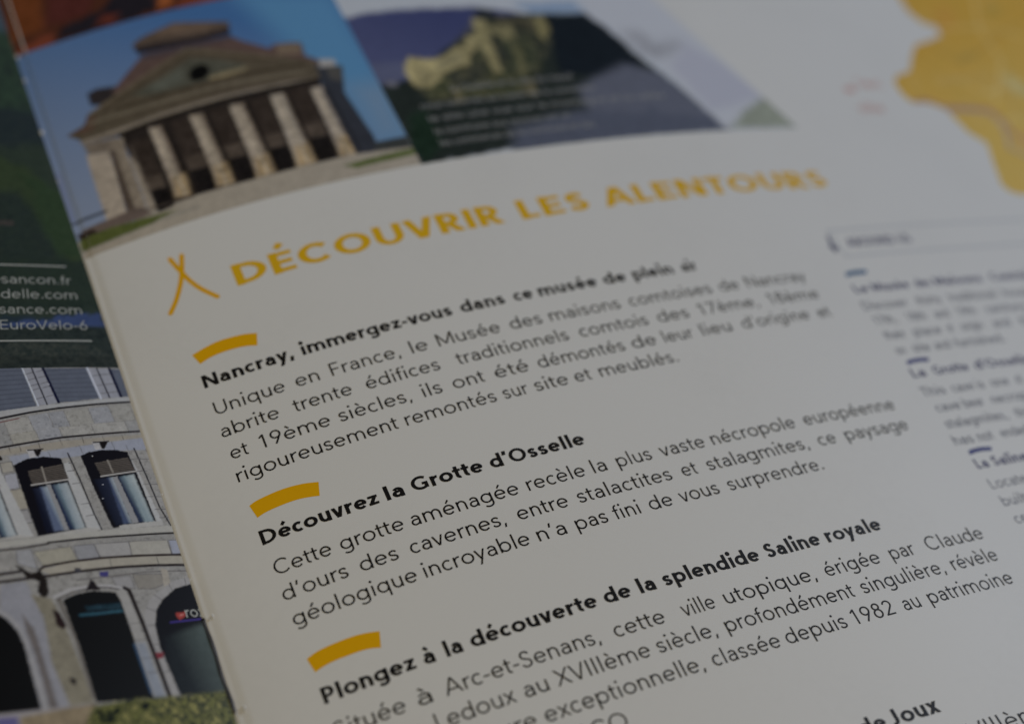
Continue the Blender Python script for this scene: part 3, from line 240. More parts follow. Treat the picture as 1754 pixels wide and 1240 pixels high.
["p",[[-14.48,-10.22],[-13.43,-10.1],[-12.85,-16.21],[-14.27,-16.33]],[19,21,32],0.205,0.05,[34,40,56],[[-14.48,-10.22],[-13.43,-10.1]]],
["p",[[-13.58,-10.11],[-12.71,-9.97],[-12.2,-16.19],[-13.39,-16.24]],[70,80,100],0.205,0.05,[128,138,140],[[-13.58,-10.11],[-12.71,-9.97]]],
["p",[[-12.33,-9.92],[-11.4,-9.78],[-10.84,-16.12],[-11.79,-16.17]],[30,38,58],0.205,0.05,[96,114,120],[[-12.33,-9.92],[-11.4,-9.78]]],
["p",[[-11.51,-9.77],[-10.47,-9.68],[-9.92,-16.12],[-10.98,-16.15]],[104,116,122],0.205,0.05,[132,138,138],[[-11.51,-9.77],[-10.47,-9.68]]],
["p",[[-12.83,-9.79],[-12.4,-9.79],[-11.75,-16.13],[-12.29,-16.22]],[112,112,112],0.082,0],
["p",[[-15.31,-16.75],[-9.65,-16.06],[-8.05,-16.3],[-9.41,-16.79],[-15.7,-17.22]],[134,132,126],0.082,0.08],
["p",[[-2.29,-6.36],[-1.89,-8.34],[-0.94,-15.85],[-1.78,-15.94],[-2.18,-8.77]],[138,138,135],0.103,0.06],
["p",[[-8.07,-5.89],[-7.09,-5.4],[-5.3,-5.13],[-3.56,-5.22],[-2.41,-5.58],[-2.35,-6.36],[-2.12,-8.56],[-1.63,-15.93],[-6.89,-16.34],[-7.67,-10.63]],[18,17,21],0.082,0],
["p",[[-6.71,-7.01],[-2.59,-6.39],[-2.16,-8.55],[-6.38,-8.96]],[70,64,58],0.082,0.15],
["l",[[-6.67,-7.25],[-2.53,-6.67]],[38,35,33],0.041,0.068,0],
["l",[[-6.62,-7.5],[-2.48,-6.94]],[38,35,33],0.041,0.068,0],
["l",[[-6.58,-7.74],[-2.43,-7.21]],[38,35,33],0.041,0.068,0],
["l",[[-6.54,-7.99],[-2.37,-7.48]],[38,35,33],0.041,0.068,0],
["l",[[-6.5,-8.23],[-2.32,-7.75]],[38,35,33],0.041,0.068,0],
["l",[[-6.46,-8.48],[-2.26,-8.02]],[38,35,33],0.041,0.068,0],
["l",[[-6.42,-8.72],[-2.21,-8.29]],[38,35,33],0.041,0.068,0],
["l",[[-5.08,-6.74],[-4.91,-8.48]],[104,99,90],0.116,0.068,0],
["l",[[-6.42,-9.01],[-1.9,-8.41]],[134,131,126],0.096,0.068,0],
["p",[[-7.38,-9.42],[-5.53,-9.23],[-5.27,-15.85],[-6.49,-16.08]],[18,20,30],0.205,0.05,[32,37,52],[[-7.38,-9.42],[-5.53,-9.23]]],
["p",[[-5.71,-9.26],[-5.06,-9.19],[-4.47,-15.82],[-5.5,-15.87]],[52,62,84],0.205,0.05,[134,142,142],[[-5.71,-9.26],[-5.06,-9.19]]],
["p",[[-4.48,-9.24],[-3.53,-9.07],[-2.82,-15.8],[-3.73,-15.81]],[34,42,60],0.205,0.05,[100,116,120],[[-4.48,-9.24],[-3.53,-9.07]]],
["p",[[-3.68,-9.11],[-2.53,-8.89],[-1.92,-15.81],[-2.97,-15.84]],[104,117,120],0.205,0.05,[136,143,141],[[-3.68,-9.11],[-2.53,-8.89]]],
["p",[[-5.11,-9.12],[-4.55,-9.11],[-3.72,-15.79],[-4.48,-15.86]],[112,112,112],0.082,0],
["p",[[-6.11,-16.07],[-1.03,-15.68],[-0.94,-16.31],[-6.11,-16.6]],[134,132,126],0.082,0.08],
["p",[[-18.05,-7.35],[-17.43,-7.3],[-15.74,-16.71],[-17.38,-16.44],[-18.02,-9.63]],[138,138,135],0.103,0.06],
["p",[[-23.33,-7.14],[-21.82,-6.41],[-19.92,-6.27],[-18.17,-6.63],[-18.08,-7.35],[-18.02,-9.63],[-17.35,-16.33],[-22.52,-16.86]],[18,17,21],0.082,0],
["p",[[-21.97,-8.1],[-18.23,-7.48],[-17.9,-9.64],[-21.86,-10.01]],[70,64,58],0.082,0.15],
["l",[[-21.96,-8.34],[-18.19,-7.75]],[38,35,33],0.041,0.068,0],
["l",[[-21.94,-8.58],[-18.15,-8.02]],[38,35,33],0.041,0.068,0],
["l",[[-21.93,-8.82],[-18.11,-8.29]],[38,35,33],0.041,0.068,0],
["l",[[-21.91,-9.06],[-18.07,-8.56]],[38,35,33],0.041,0.068,0],
["l",[[-21.9,-9.3],[-18.02,-8.83]],[38,35,33],0.041,0.068,0],
["l",[[-21.89,-9.53],[-17.98,-9.1]],[38,35,33],0.041,0.068,0],
["l",[[-21.87,-9.77],[-17.94,-9.37]],[38,35,33],0.041,0.068,0],
["l",[[-20.43,-7.71],[-20.34,-9.97]],[104,99,90],0.116,0.068,0],
["l",[[-21.94,-10.04],[-17.78,-9.65]],[134,131,126],0.096,0.068,0],
["p",[[-21.93,-10.54],[-20.94,-10.45],[-20.25,-16.42],[-21.58,-16.5]],[19,21,32],0.205,0.05,[34,40,56],[[-21.93,-10.54],[-20.94,-10.45]]],
["p",[[-21.08,-10.46],[-20.26,-10.34],[-19.64,-16.42],[-20.75,-16.44]],[70,80,100],0.205,0.05,[128,138,140],[[-21.08,-10.46],[-20.26,-10.34]]],
["p",[[-19.91,-10.3],[-19.03,-10.18],[-18.35,-16.37],[-19.25,-16.4]],[30,38,58],0.205,0.05,[96,114,120],[[-19.91,-10.3],[-19.03,-10.18]]],
["p",[[-19.14,-10.17],[-18.15,-10.11],[-17.49,-16.39],[-18.48,-16.4]],[104,116,122],0.205,0.05,[132,138,138],[[-19.14,-10.17],[-18.15,-10.11]]],
["p",[[-20.38,-10.17],[-19.98,-10.17],[-19.21,-16.37],[-19.72,-16.44]],[112,112,112],0.082,0],
["p",[[-22.56,-16.9],[-17.23,-16.34],[-15.72,-16.61],[-16.99,-17.06],[-22.91,-17.35]],[134,132,126],0.082,0.08],
["p",[[-25.36,-7.66],[-24.78,-7.63],[-22.97,-16.84],[-24.52,-16.55],[-25.29,-9.88]],[138,138,135],0.103,0.06],
["p",[[-30.38,-7.31],[-28.95,-6.64],[-27.16,-6.55],[-25.5,-6.95],[-25.39,-7.65],[-25.29,-9.88],[-24.5,-16.44],[-29.39,-16.84]],[18,17,21],0.082,0],
["p",[[-29.06,-8.29],[-25.53,-7.78],[-25.17,-9.89],[-28.91,-10.15]],[70,64,58],0.082,0.15],
["l",[[-29.04,-8.52],[-25.49,-8.05]],[38,35,33],0.041,0.068,0],
["l",[[-29.02,-8.75],[-25.44,-8.31]],[38,35,33],0.041,0.068,0],
["l",[[-29.01,-8.99],[-25.4,-8.58]],[38,35,33],0.041,0.068,0],
["l",[[-28.99,-9.22],[-25.35,-8.84]],[38,35,33],0.041,0.068,0],
["l",[[-28.97,-9.45],[-25.31,-9.1]],[38,35,33],0.041,0.068,0],
["l",[[-28.95,-9.68],[-25.26,-9.37]],[38,35,33],0.041,0.068,0],
["l",[[-28.93,-9.92],[-25.22,-9.63]],[38,35,33],0.041,0.068,0],
["l",[[-27.61,-7.94],[-27.47,-10.15]],[104,99,90],0.116,0.068,0],
["l",[[-28.99,-10.18],[-25.05,-9.91]],[134,131,126],0.096,0.068,0],
["p",[[-28.97,-10.67],[-28.03,-10.61],[-27.24,-16.46],[-28.51,-16.51]],[19,21,32],0.205,0.05,[34,40,56],[[-28.97,-10.67],[-28.03,-10.61]]],
["p",[[-28.17,-10.61],[-27.39,-10.52],[-26.66,-16.47],[-27.72,-16.46]],[70,80,100],0.205,0.05,[128,138,140],[[-28.17,-10.61],[-27.39,-10.52]]],
["p",[[-27.06,-10.48],[-26.23,-10.4],[-25.45,-16.46],[-26.3,-16.47]],[30,38,58],0.205,0.05,[96,114,120],[[-27.06,-10.48],[-26.23,-10.4]]],
["p",[[-26.33,-10.38],[-25.4,-10.34],[-24.63,-16.5],[-25.57,-16.48]],[104,116,122],0.205,0.05,[132,138,138],[[-26.33,-10.38],[-25.4,-10.34]]],
["p",[[-27.51,-10.34],[-27.12,-10.36],[-26.26,-16.44],[-26.74,-16.5]],[112,112,112],0.082,0],
["p",[[-29.42,-16.87],[-24.38,-16.46],[-22.95,-16.75],[-24.14,-17.16],[-29.75,-17.31]],[134,132,126],0.082,0.08],
["p",[[-32.3,-7.76],[-31.75,-7.74],[-29.81,-16.81],[-31.3,-16.49],[-32.18,-9.94]],[138,138,135],0.103,0.06],
["p",[[-37.09,-7.29],[-35.75,-6.67],[-34.04,-6.62],[-32.45,-7.06],[-32.33,-7.76],[-32.18,-9.94],[-31.28,-16.38],[-35.94,-16.66]],[18,17,21],0.082,0],
["p",[[-35.82,-8.28],[-32.46,-7.87],[-32.07,-9.95],[-35.63,-10.11]],[70,64,58],0.082,0.15],
["l",[[-35.79,-8.51],[-32.41,-8.14]],[38,35,33],0.041,0.068,0],
["l",[[-35.77,-8.74],[-32.36,-8.4]],[38,35,33],0.041,0.068,0],
["l",[[-35.75,-8.97],[-32.31,-8.66]],[38,35,33],0.041,0.068,0],
["l",[[-35.72,-9.2],[-32.26,-8.92]],[38,35,33],0.041,0.068,0],
["l",[[-35.7,-9.43],[-32.21,-9.18]],[38,35,33],0.041,0.068,0],
["l",[[-35.68,-9.65],[-32.16,-9.44]],[38,35,33],0.041,0.068,0],
["l",[[-35.65,-9.88],[-32.12,-9.7]],[38,35,33],0.041,0.068,0],
["l",[[-34.43,-7.98],[-34.26,-10.15]],[104,99,90],0.116,0.068,0],
["l",[[-35.7,-10.14],[-31.96,-9.97]],[134,131,126],0.096,0.068,0],
["p",[[-35.67,-10.62],[-34.78,-10.58],[-33.9,-16.34],[-35.1,-16.36]],[19,21,32],0.205,0.05,[34,40,56],[[-35.67,-10.62],[-34.78,-10.58]]],
["p",[[-34.91,-10.58],[-34.17,-10.51],[-33.34,-16.36],[-34.35,-16.33]],[70,80,100],0.205,0.05,[128,138,140],[[-34.91,-10.58],[-34.17,-10.51]]],
["p",[[-33.85,-10.48],[-33.06,-10.42],[-32.18,-16.38],[-32.99,-16.37]],[30,38,58],0.205,0.05,[96,114,120],[[-33.85,-10.48],[-33.06,-10.42]]],
["p",[[-33.16,-10.4],[-32.27,-10.39],[-31.4,-16.44],[-32.3,-16.4]],[104,116,122],0.205,0.05,[132,138,138],[[-33.16,-10.4],[-32.27,-10.39]]],
["p",[[-34.28,-10.34],[-33.92,-10.36],[-32.96,-16.34],[-33.41,-16.39]],[112,112,112],0.082,0],
["p",[[-35.97,-16.7],[-31.17,-16.4],[-29.8,-16.72],[-30.92,-17.09],[-36.27,-17.11]],[134,132,126],0.082,0.08],
["p",[[-13.98,-4.63],[-12.15,-4.58],[-12.83,-5.74],[-13.86,-5.79]],[142,140,138],0.068,0.2],
["p",[[-13.21,-4.73],[-12.21,-4.7],[-12.84,-5.78],[-13.1,-5.63]],[24,21,21],0.082,0.3],
["l",[[-13.83,-4.73],[-12.13,-4.66]],[20,18,18],0.086,0.068,0],
["p",[[-6.25,-3.9],[-4.3,-3.79],[-5.06,-5.01],[-6.16,-5.09]],[142,140,138],0.068,0.2],
["p",[[-5.43,-3.97],[-4.37,-3.92],[-5.07,-5.05],[-5.35,-4.91]],[24,21,21],0.082,0.3],
["l",[[-6.1,-3.99],[-4.28,-3.88]],[20,18,18],0.086,0.068,0],
["l",[[-9.45,-5.43],[-8.95,-9.28],[-8.51,-14.12],[-8.16,-16.44]],[24,23,26],0.089,0.068,0],
["l",[[-1.46,-5.04],[-1.05,-9.23],[-0.68,-13.76],[-0.04,-16.47]],[24,23,26],0.096,0.068,0],
["l",[[0.09,-5.22],[0.33,-6.49],[0.51,-9.14]],[18,17,20],0.154,0.068,0],
["l",[[-10.09,-8.03],[-9.06,-7.95]],[74,72,72],0.041,0.068,0],
["l",[[-9.92,-9.85],[-8.78,-9.75]],[74,72,72],0.041,0.068,0],
["l",[[-9.61,-12.79],[-8.48,-12.71]],[74,72,72],0.041,0.068,0],
["l",[[-9.43,-14.45],[-8.49,-14.36]],[74,72,72],0.041,0.068,0],
["l",[[-9.65,-6.89],[-9.23,-6.87]],[74,72,72],0.041,0.068,0],
["l",[[-2.17,-6.69],[-1.08,-6.53]],[74,72,72],0.041,0.068,0],
["l",[[-1.36,-6.71],[0.3,-6.63]],[74,72,72],0.041,0.068,0],
["l",[[-2.0,-8.45],[-0.76,-8.41]],[74,72,72],0.041,0.068,0],
["l",[[-1.71,-10.37],[0.33,-10.41]],[74,72,72],0.041,0.068,0],
["l",[[-1.59,-12.2],[0.54,-12.25]],[74,72,72],0.041,0.068,0],
["l",[[-1.29,-14.05],[0.36,-14.04]],[74,72,72],0.041,0.068,0],
["l",[[-1.08,-15.22],[0.5,-15.31]],[74,72,72],0.041,0.068,0],
["l",[[-6.54,-10.17],[-6.48,-10.22]],[170,172,178],0.041,0.055,0],
["l",[[-7.03,-12.15],[-6.97,-12.19]],[170,172,178],0.041,0.055,0],
["l",[[-6.75,-5.96],[-6.69,-6.01]],[170,172,178],0.041,0.055,0],
["l",[[0.57,-13.15],[0.63,-13.19]],[170,172,178],0.041,0.055,0],
["l",[[-9.33,5.14],[-9.27,5.09]],[170,172,178],0.041,0.055,0],
["p",[[-23.81,-16.57],[2.09,-17.33],[1.58,-25.07],[0.97,-40.52],[-27.66,-37.83]],[114,112,107],0.137,0.15],
["n",[[-23.88,-16.94],[1.49,-18.14],[0.59,-24.21],[-5.07,-38.52],[-16.61,-37.75],[-27.49,-36.88]],[[64,60,56],[122,120,114],[108,106,102],[132,129,122]],0.411,0.137,0.4],
["p",[[-23.99,-17.58],[-19.36,-16.96],[-15.31,-16.87],[-8.29,-16.59],[0.54,-16.43],[0.72,-17.37],[-8.32,-17.39],[-14.35,-17.57],[-24.06,-17.95]],[132,130,122],0.082,0.06],
["l",[[-14.37,-17.64],[-9.99,-17.49],[-4.99,-17.51],[0.7,-17.46]],[24,20,20],0.13,0.068,0],
["l",[[-22.6,-18.07],[-17.74,-18.08],[-14.41,-17.81]],[30,25,24],0.103,0.068,0],
["p",[[-17.94,-18.29],[-16.36,-18.28],[-16.27,-20.99],[-18.14,-20.0]],[118,118,118],0.082,0.1],
["l",[[-17.94,-18.29],[-16.36,-18.28],[-16.27,-20.99],[-18.14,-20.0],[-17.94,-18.29]],[70,68,68],0.034,0.068,0],
["p",[[-16.17,-18.69],[-12.11,-18.39],[-11.77,-20.35],[-15.63,-20.53]],[124,120,106],0.082,0.1],
["l",[[-16.17,-18.69],[-12.11,-18.39],[-11.77,-20.35],[-15.63,-20.53],[-16.17,-18.69]],[70,68,68],0.034,0.068,0],
["p",[[-11.82,-18.38],[-9.53,-18.3],[-9.31,-20.25],[-11.64,-20.36]],[112,112,113],0.082,0.1],
["l",[[-11.82,-18.38],[-9.53,-18.3],[-9.31,-20.25],[-11.64,-20.36],[-11.82,-18.38]],[70,68,68],0.034,0.068,0],
["p",[[-9.53,-18.3],[-5.55,-18.35],[-5.68,-20.27],[-9.2,-20.3]],[124,122,118],0.082,0.1],
["l",[[-9.53,-18.3],[-5.55,-18.35],[-5.68,-20.27],[-9.2,-20.3],[-9.53,-18.3]],[70,68,68],0.034,0.068,0],
["p",[[-5.55,-18.35],[-1.05,-18.41],[-1.09,-20.42],[-5.68,-20.27]],[130,127,117],0.082,0.1],
["l",[[-5.55,-18.35],[-1.05,-18.41],[-1.09,-20.42],[-5.68,-20.27],[-5.55,-18.35]],[70,68,68],0.034,0.068,0],
["p",[[-0.92,-18.42],[1.03,-18.58],[0.92,-20.31],[-0.95,-20.4]],[118,121,130],0.082,0.1],
["l",[[-0.92,-18.42],[1.03,-18.58],[0.92,-20.31],[-0.95,-20.4],[-0.92,-18.42]],[70,68,68],0.034,0.068,0],
["p",[[-16.07,-21.11],[-12.62,-20.45],[-5.74,-20.39],[0.75,-20.67],[0.71,-21.91],[-7.7,-21.55],[-14.98,-21.84]],[128,123,110],0.068,0.08],
["l",[[-8.26,-20.51],[-8.32,-21.39]],[80,76,72],0.041,0.068,0],
["l",[[-2.94,-20.68],[-2.98,-21.78]],[80,76,72],0.041,0.068,0],
["l",[[-16.09,-21.09],[-15.51,-20.7],[-12.6,-20.38],[-9.02,-20.24],[-5.38,-20.3],[0.82,-20.55]],[34,26,24],0.151,0.068,0],
["l",[[-23.39,-22.28],[-20.38,-22.07],[-17.95,-22.02],[-15.0,-21.92],[-10.99,-21.7],[-7.73,-21.65],[-4.41,-21.72],[0.81,-21.97]],[30,24,24],0.171,0.068,0],
["l",[[-23.18,-21.2],[-20.19,-21.1],[-18.13,-21.03]],[30,24,24],0.171,0.068,0],
["p",[[-20.45,-22.43],[-17.72,-22.37],[-17.37,-25.0],[-16.95,-27.27],[-16.61,-37.75],[-18.2,-38.32],[-21.91,-29.75]],[112,112,116],0.137,0.1],
["l",[[-12.53,-22.82],[-8.66,-22.75],[-4.63,-22.55],[0.66,-22.77]],[70,66,64],0.062,0.068,0],
["p",[[-6.28,-22.77],[-3.07,-22.93],[-3.06,-24.35],[-4.41,-24.85],[-6.16,-24.68]],[108,104,96],0.082,0.1],
["l",[[-6.28,-22.77],[-3.07,-22.93],[-3.06,-24.35],[-4.41,-24.85],[-6.16,-24.68],[-6.28,-22.77]],[70,68,68],0.034,0.068,0],
["p",[[-8.7,-22.92],[-6.56,-22.88],[-6.43,-24.61],[-8.37,-24.21]],[118,116,114],0.082,0.1],
["l",[[-8.7,-22.92],[-6.56,-22.88],[-6.43,-24.61],[-8.37,-24.21],[-8.7,-22.92]],[70,68,68],0.034,0.068,0],
["p",[[-2.87,-22.19],[-2.18,-22.44],[-2.4,-25.04],[-3.21,-24.77]],[128,122,110],0.082,0.1],
["p",[[-9.78,-22.03],[-8.79,-22.09],[-9.01,-22.71],[-9.93,-22.65]],[52,50,94],0.082,0],
["p",[[-12.35,-21.22],[-11.67,-21.3],[-11.79,-21.83],[-12.48,-21.75]],[52,52,56],0.082,0],
["p",[[-18.48,-20.14],[-18.06,-20.35],[-17.02,-21.38],[-16.0,-21.18],[-15.55,-22.42],[-15.72,-24.1],[-16.45,-24.98],[-16.87,-23.76],[-16.41,-22.54],[-17.6,-21.82]],[28,24,22],0.137,0.3],
["p",[[-22.4,-24.82],[-21.05,-25.39],[-20.18,-26.25],[-19.43,-27.64],[-19.11,-29.31],[-18.69,-37.9],[-19.52,-37.75],[-21.57,-28.02]],[120,119,119],0.137,0.08],
["p",[[-18.99,-26.25],[-18.16,-28.37],[-18.04,-31.26],[-17.76,-38.32],[-18.61,-38.33],[-18.72,-31.32],[-19.0,-28.42]],[84,79,76],0.205,0.1],
["p",[[-24.69,-25.36],[-21.18,-26.07],[-20.47,-26.94],[-19.86,-28.29],[-19.55,-29.81],[-19.44,-37.68],[-26.89,-37.33]],[13,12,15],0.137,0],
["p",[[-17.62,-24.04],[-15.65,-24.86],[-14.96,-28.29],[-14.13,-37.69],[-16.61,-37.79],[-17.29,-32.26],[-16.87,-26.92]],[102,97,82],0.205,0.2],
["l",[[-14.87,-25.15],[-14.17,-29.86],[-14.05,-37.06]],[88,84,78],0.274,0.137,0.1],
["p",[[-15.81,-26.24],[-15.24,-26.59],[-14.86,-28.3],[-15.29,-28.83],[-15.79,-28.21]],[34,24,24],0.137,0.2],
["p",[[-15.93,-34.5],[-15.32,-34.77],[-15.48,-35.44],[-15.96,-35.28]],[34,30,28],0.137,0],
["p",[[-14.48,-25.16],[-12.94,-24.55],[-11.0,-24.4],[-8.7,-24.85],[-8.34,-26.14],[-8.26,-29.17],[-8.01,-38.18],[-13.94,-37.83],[-14.03,-31.87]],[14,14,17],0.103,0],
["l",[[-15.3,-24.68],[-13.42,-23.94],[-11.16,-23.75],[-9.12,-23.94],[-7.56,-24.53]],[132,130,128],0.171,0.068,0],
["l",[[-15.15,-25.04],[-13.2,-24.33],[-11.56,-24.08]],[40,36,36],0.068,0.068,0],
["l",[[-10.58,-23.97],[-9.03,-24.22],[-7.69,-24.71]],[40,36,36],0.068,0.068,0],
["p",[[-11.84,-24.24],[-11.41,-23.59],[-10.97,-22.92],[-10.69,-23.23],[-10.19,-24.36]],[26,22,24],0.103,0],
["p",[[-12.4,-26.25],[-8.52,-26.21],[-8.56,-26.98],[-12.22,-26.84]],[24,42,50],0.205,0.5],
["p",[[-13.23,-27.14],[-8.43,-27.11],[-8.58,-27.44],[-13.22,-27.42]],[34,68,80],0.137,0],
["p",[[-8.48,-24.63],[-7.6,-24.39],[-7.26,-27.78],[-7.18,-32.82],[-6.7,-38.32],[-7.91,-38.25],[-8.22,-29.92]],[124,122,117],0.103,0.08],
["p",[[-8.2,-31.4],[-7.16,-31.53],[-6.7,-38.32],[-7.87,-38.22]],[108,113,120],0.274,0.1],
["l",[[-8.4,-31.56],[-8.14,-37.58]],[36,60,84],0.103,0.137,0],
["l",[[-8.45,-28.96],[-6.51,-28.98]],[80,78,76],0.041,0.068,0],
["l",[[-8.24,-31.12],[-6.31,-31.16]],[80,78,76],0.041,0.068,0],
["l",[[-8.01,-33.35],[-6.1,-33.4]],[80,78,76],0.041,0.068,0],
["l",[[-7.83,-35.18],[-5.92,-35.24]],[80,78,76],0.041,0.068,0],
["p",[[-6.33,-27.98],[-5.29,-26.28],[-3.59,-24.93],[-1.59,-23.88],[-0.06,-23.74],[0.81,-24.38],[-1.89,-24.96],[-3.78,-26.24],[-4.79,-27.48],[-5.53,-29.49],[-5.72,-32.08],[-5.01,-38.28],[-6.32,-38.37],[-6.92,-31.75]],[122,120,117],0.103,0.08],
["l",[[-5.87,-27.18],[-4.81,-27.86]],[78,76,74],0.041,0.068,0],
["l",[[-4.61,-25.57],[-3.78,-26.53]],[78,76,74],0.041,0.068,0],
["l",[[-2.56,-24.3],[-2.36,-25.39]],[78,76,74],0.041,0.068,0],
["l",[[-0.5,-23.75],[-0.62,-24.74]],[78,76,74],0.041,0.068,0],
["l",[[-6.38,-29.39],[-5.42,-29.5]],[78,76,74],0.041,0.068,0],
["l",[[-6.3,-31.83],[-5.64,-31.91]],[78,76,74],0.041,0.068,0],
["l",[[-6.18,-33.5],[-5.43,-33.41]],[78,76,74],0.041,0.068,0],
["l",[[-6.12,-35.32],[-5.13,-35.27]],[78,76,74],0.041,0.068,0],
["l",[[-7.6,-24.39],[-7.18,-24.77],[-6.77,-29.34],[-6.51,-33.82],[-6.26,-38.43]],[28,22,21],0.223,0.103,0],
["p",[[-5.53,-29.49],[-4.79,-27.48],[-3.76,-26.28],[-1.89,-24.96],[0.81,-24.38],[0.53,-29.7],[0.97,-40.52],[0.77,-38.99],[-5.08,-38.26],[-5.72,-32.08]],[17,17,20],0.103,0],
["p",[[-4.78,-31.08],[0.16,-29.76],[0.65,-32.76],[0.97,-38.35],[1.19,-39.28],[-5.01,-38.28],[-5.26,-33.98]],[24,28,30],0.548,0.1,[62,72,68],[[-4.29,-32.26],[0.48,-31.61]]],
["p",[[0.56,-24.81],[0.85,-25.02],[0.8,-28.36],[0.35,-28.29],[0.16,-26.56]],[160,36,36],0.082,0],
["p",[[-2.8,-28.15],[-1.6,-28.14],[-1.84,-28.74],[-2.61,-29.16],[-2.85,-28.64]],[128,46,40],0.082,0],
["l",[[-2.4,-28.53],[-2.08,-28.48]],[200,150,140],0.034,0.055,0],
["l",[[-3.71,-29.32],[0.51,-29.19]],[54,42,112],0.089,0.082,0],
["p",[[-6.39,-32.88],[-5.54,-32.94],[-5.71,-33.56],[-6.38,-33.62]],[100,34,42],0.137,0],
["p",[[-26.23,-37.47],[-23.45,-37.45],[-19.44,-37.7],[-16.61,-37.75],[-14.27,-37.98],[-15.16,-39.19],[-23.68,-38.63],[-26.43,-38.57]],[120,116,116],0.137,0.1],
["p",[[-21.61,-38.12],[-16.64,-37.92],[-13.96,-37.94],[-15.06,-41.23],[-21.99,-39.95]],[108,96,74],0.274,0.25],
["p",[[-26.27,-37.7],[-21.87,-38.02],[-21.92,-39.96],[-26.61,-39.5]],[76,72,108],0.205,0],
["n",[[-16.19,-41.03],[-15.24,-39.52],[-14.32,-38.17],[-10.29,-37.92],[-5.18,-38.32],[1.64,-38.42],[1.29,-45.85],[-16.64,-42.94]],[[18,22,16],[46,50,24],[88,88,40],[34,40,28],[112,108,54],[60,62,34]],1.027,0.342,1]]),
'forest':dict(side='L',fine=-20,base=(34, 42, 36),wob=0.9,paper=(0.245, 0.247, 0.235),step=0.2,poly=[[-70.0,95.0],[0.0,95.0],[0.0,7.72],[-70.0,7.72]],ops=[
["p",[[-64.09,150.18],[40.94,167.82],[9.61,7.23],[-66.11,14.03]],[34,42,36],0.077,0.14],
["p",[[-18.49,91.66],[4.69,97.75],[1.38,73.48],[-22.18,65.63]],[44,56,64],2.308,0.1],
["n",[[-17.4,72.6],[2.3,73.72],[1.33,50.21],[-21.2,47.77]],[[28,40,36],[36,52,40],[26,34,34]],1.538,1.077,1],
["p",[[-20.12,54.83],[0.18,56.16],[1.04,48.94],[-21.55,45.49]],[26,32,38],1.231,0],
["p",[[-21.2,47.77],[-6.85,45.45],[-3.38,43.5],[-0.08,37.04],[0.2,24.99],[-24.77,24.38]],[38,48,30],0.692,0.15],
["p",[[-22.57,38.84],[-5.95,38.66],[-1.93,29.07],[-2.42,23.71],[-24.62,25.37]],[28,35,34],1.077,0.1],
["p",[[-12.29,32.95],[-7.88,32.98],[-8.06,32.1],[-12.49,31.87]],[50,44,44],0.308,0],
["p",[[-4.43,42.23],[0.47,39.4],[0.74,27.19],[-3.21,26.82],[-4.06,33.25]],[34,48,30],0.923,0.1],
["p",[[-24.62,25.37],[1.27,26.17],[0.73,17.74],[-25.94,16.72]],[28,36,32],0.615,0.1],
["p",[[-18.23,15.94],[-4.89,16.23],[0.18,16.17],[-0.1,13.84],[-2.63,13.32],[-13.43,12.69],[-18.72,13.2]],[29,38,43],0.385,0.2],
["p",[[-4.47,16.44],[0.13,16.88],[-0.03,14.15],[-2.54,13.72],[-13.38,12.97],[-18.66,13.57]],[40,52,80],0.385,0.1],
["n",[[-26.34,14.14],[0.26,14.67],[1.74,6.88],[-27.32,7.7]],[[24,30,30],[34,40,38],[28,34,32]],0.615,0.385,1],
["n",[[-17.54,12.41],[-3.06,11.54],[0.16,9.52],[-18.22,8.72]],[[26,34,34],[44,48,44],[64,66,58]],0.385,0.462,0.35],
["n",[[-20.65,9.75],[0.16,9.52],[0.97,6.85],[-21.09,7.24]],[[22,26,26],[40,44,40]],0.462,0.308,0.6],
["n",[[-17.81,69.94],[0.47,73.24],[0.74,27.19],[0.2,18.72],[-25.8,17.66]],[[24,32,28],[40,50,36],[30,38,34],[44,52,38]],0.538,0.615,0.3]]),
'gatehouse':dict(side='R',fine=None,base=(70, 90, 115),wob=0.12,paper=(0.3, 0.288, 0.26),step=0.16,poly=[[-9.0,26.54],[37.8,26.89],[37.8,67.95],[-9.0,67.95]],ops=[
["p",[[-9.6,84.58],[46.6,70.98],[40.03,24.18],[-11.29,23.97]],[48,82,120],0.079,0,[100,110,128],[[14.62,67.47],[-4.26,33.46]]],
["p",[[23.75,68.63],[37.98,65.08],[39.83,32.68],[34.26,31.57],[27.96,53.62]],[62,104,134],3.175,0],
["p",[[33.57,44.26],[39.27,44.23],[38.02,32.48],[33.49,32.99]],[84,106,126],3.571,0],
["p",[[-1.02,30.52],[8.25,32.38],[16.25,32.21],[31.16,32.4],[41.01,31.18],[40.03,24.18],[14.06,25.03],[-1.04,27.44]],[118,110,96],0.238,0.08],
["p",[[-1.32,55.64],[0.14,56.13],[3.15,55.29],[2.65,53.31],[0.3,52.44],[-1.37,53.26]],[40,36,36],0.238,0.2],
["p",[[1.87,54.48],[6.83,59.17],[8.44,60.15],[14.1,59.99],[20.57,59.63],[21.79,58.16],[25.07,55.36],[26.1,55.99],[28.24,55.73],[29.91,55.28],[29.56,52.47],[31.99,50.15],[10.82,48.11]],[74,58,52],0.238,0.2],
["p",[[26.17,55.76],[28.2,55.61],[29.61,55.23],[29.17,53.0],[25.88,53.51]],[92,78,62],0.317,0.15],
["p",[[6.98,62.73],[8.55,63.71],[13.71,65.09],[19.95,63.18],[21.26,62.75],[20.87,60.83],[14.26,60.57],[7.27,60.87]],[70,58,48],0.238,0.2],
["p",[[9.58,63.49],[13.76,64.76],[19.85,62.86],[17.35,61.81]],[86,70,56],0.397,0.2],
["p",[[6.91,62.0],[10.46,61.63],[16.02,60.99],[20.99,61.44],[20.7,59.89],[15.67,59.75],[10.84,60.0],[7.4,60.35]],[36,32,34],0.238,0.2],
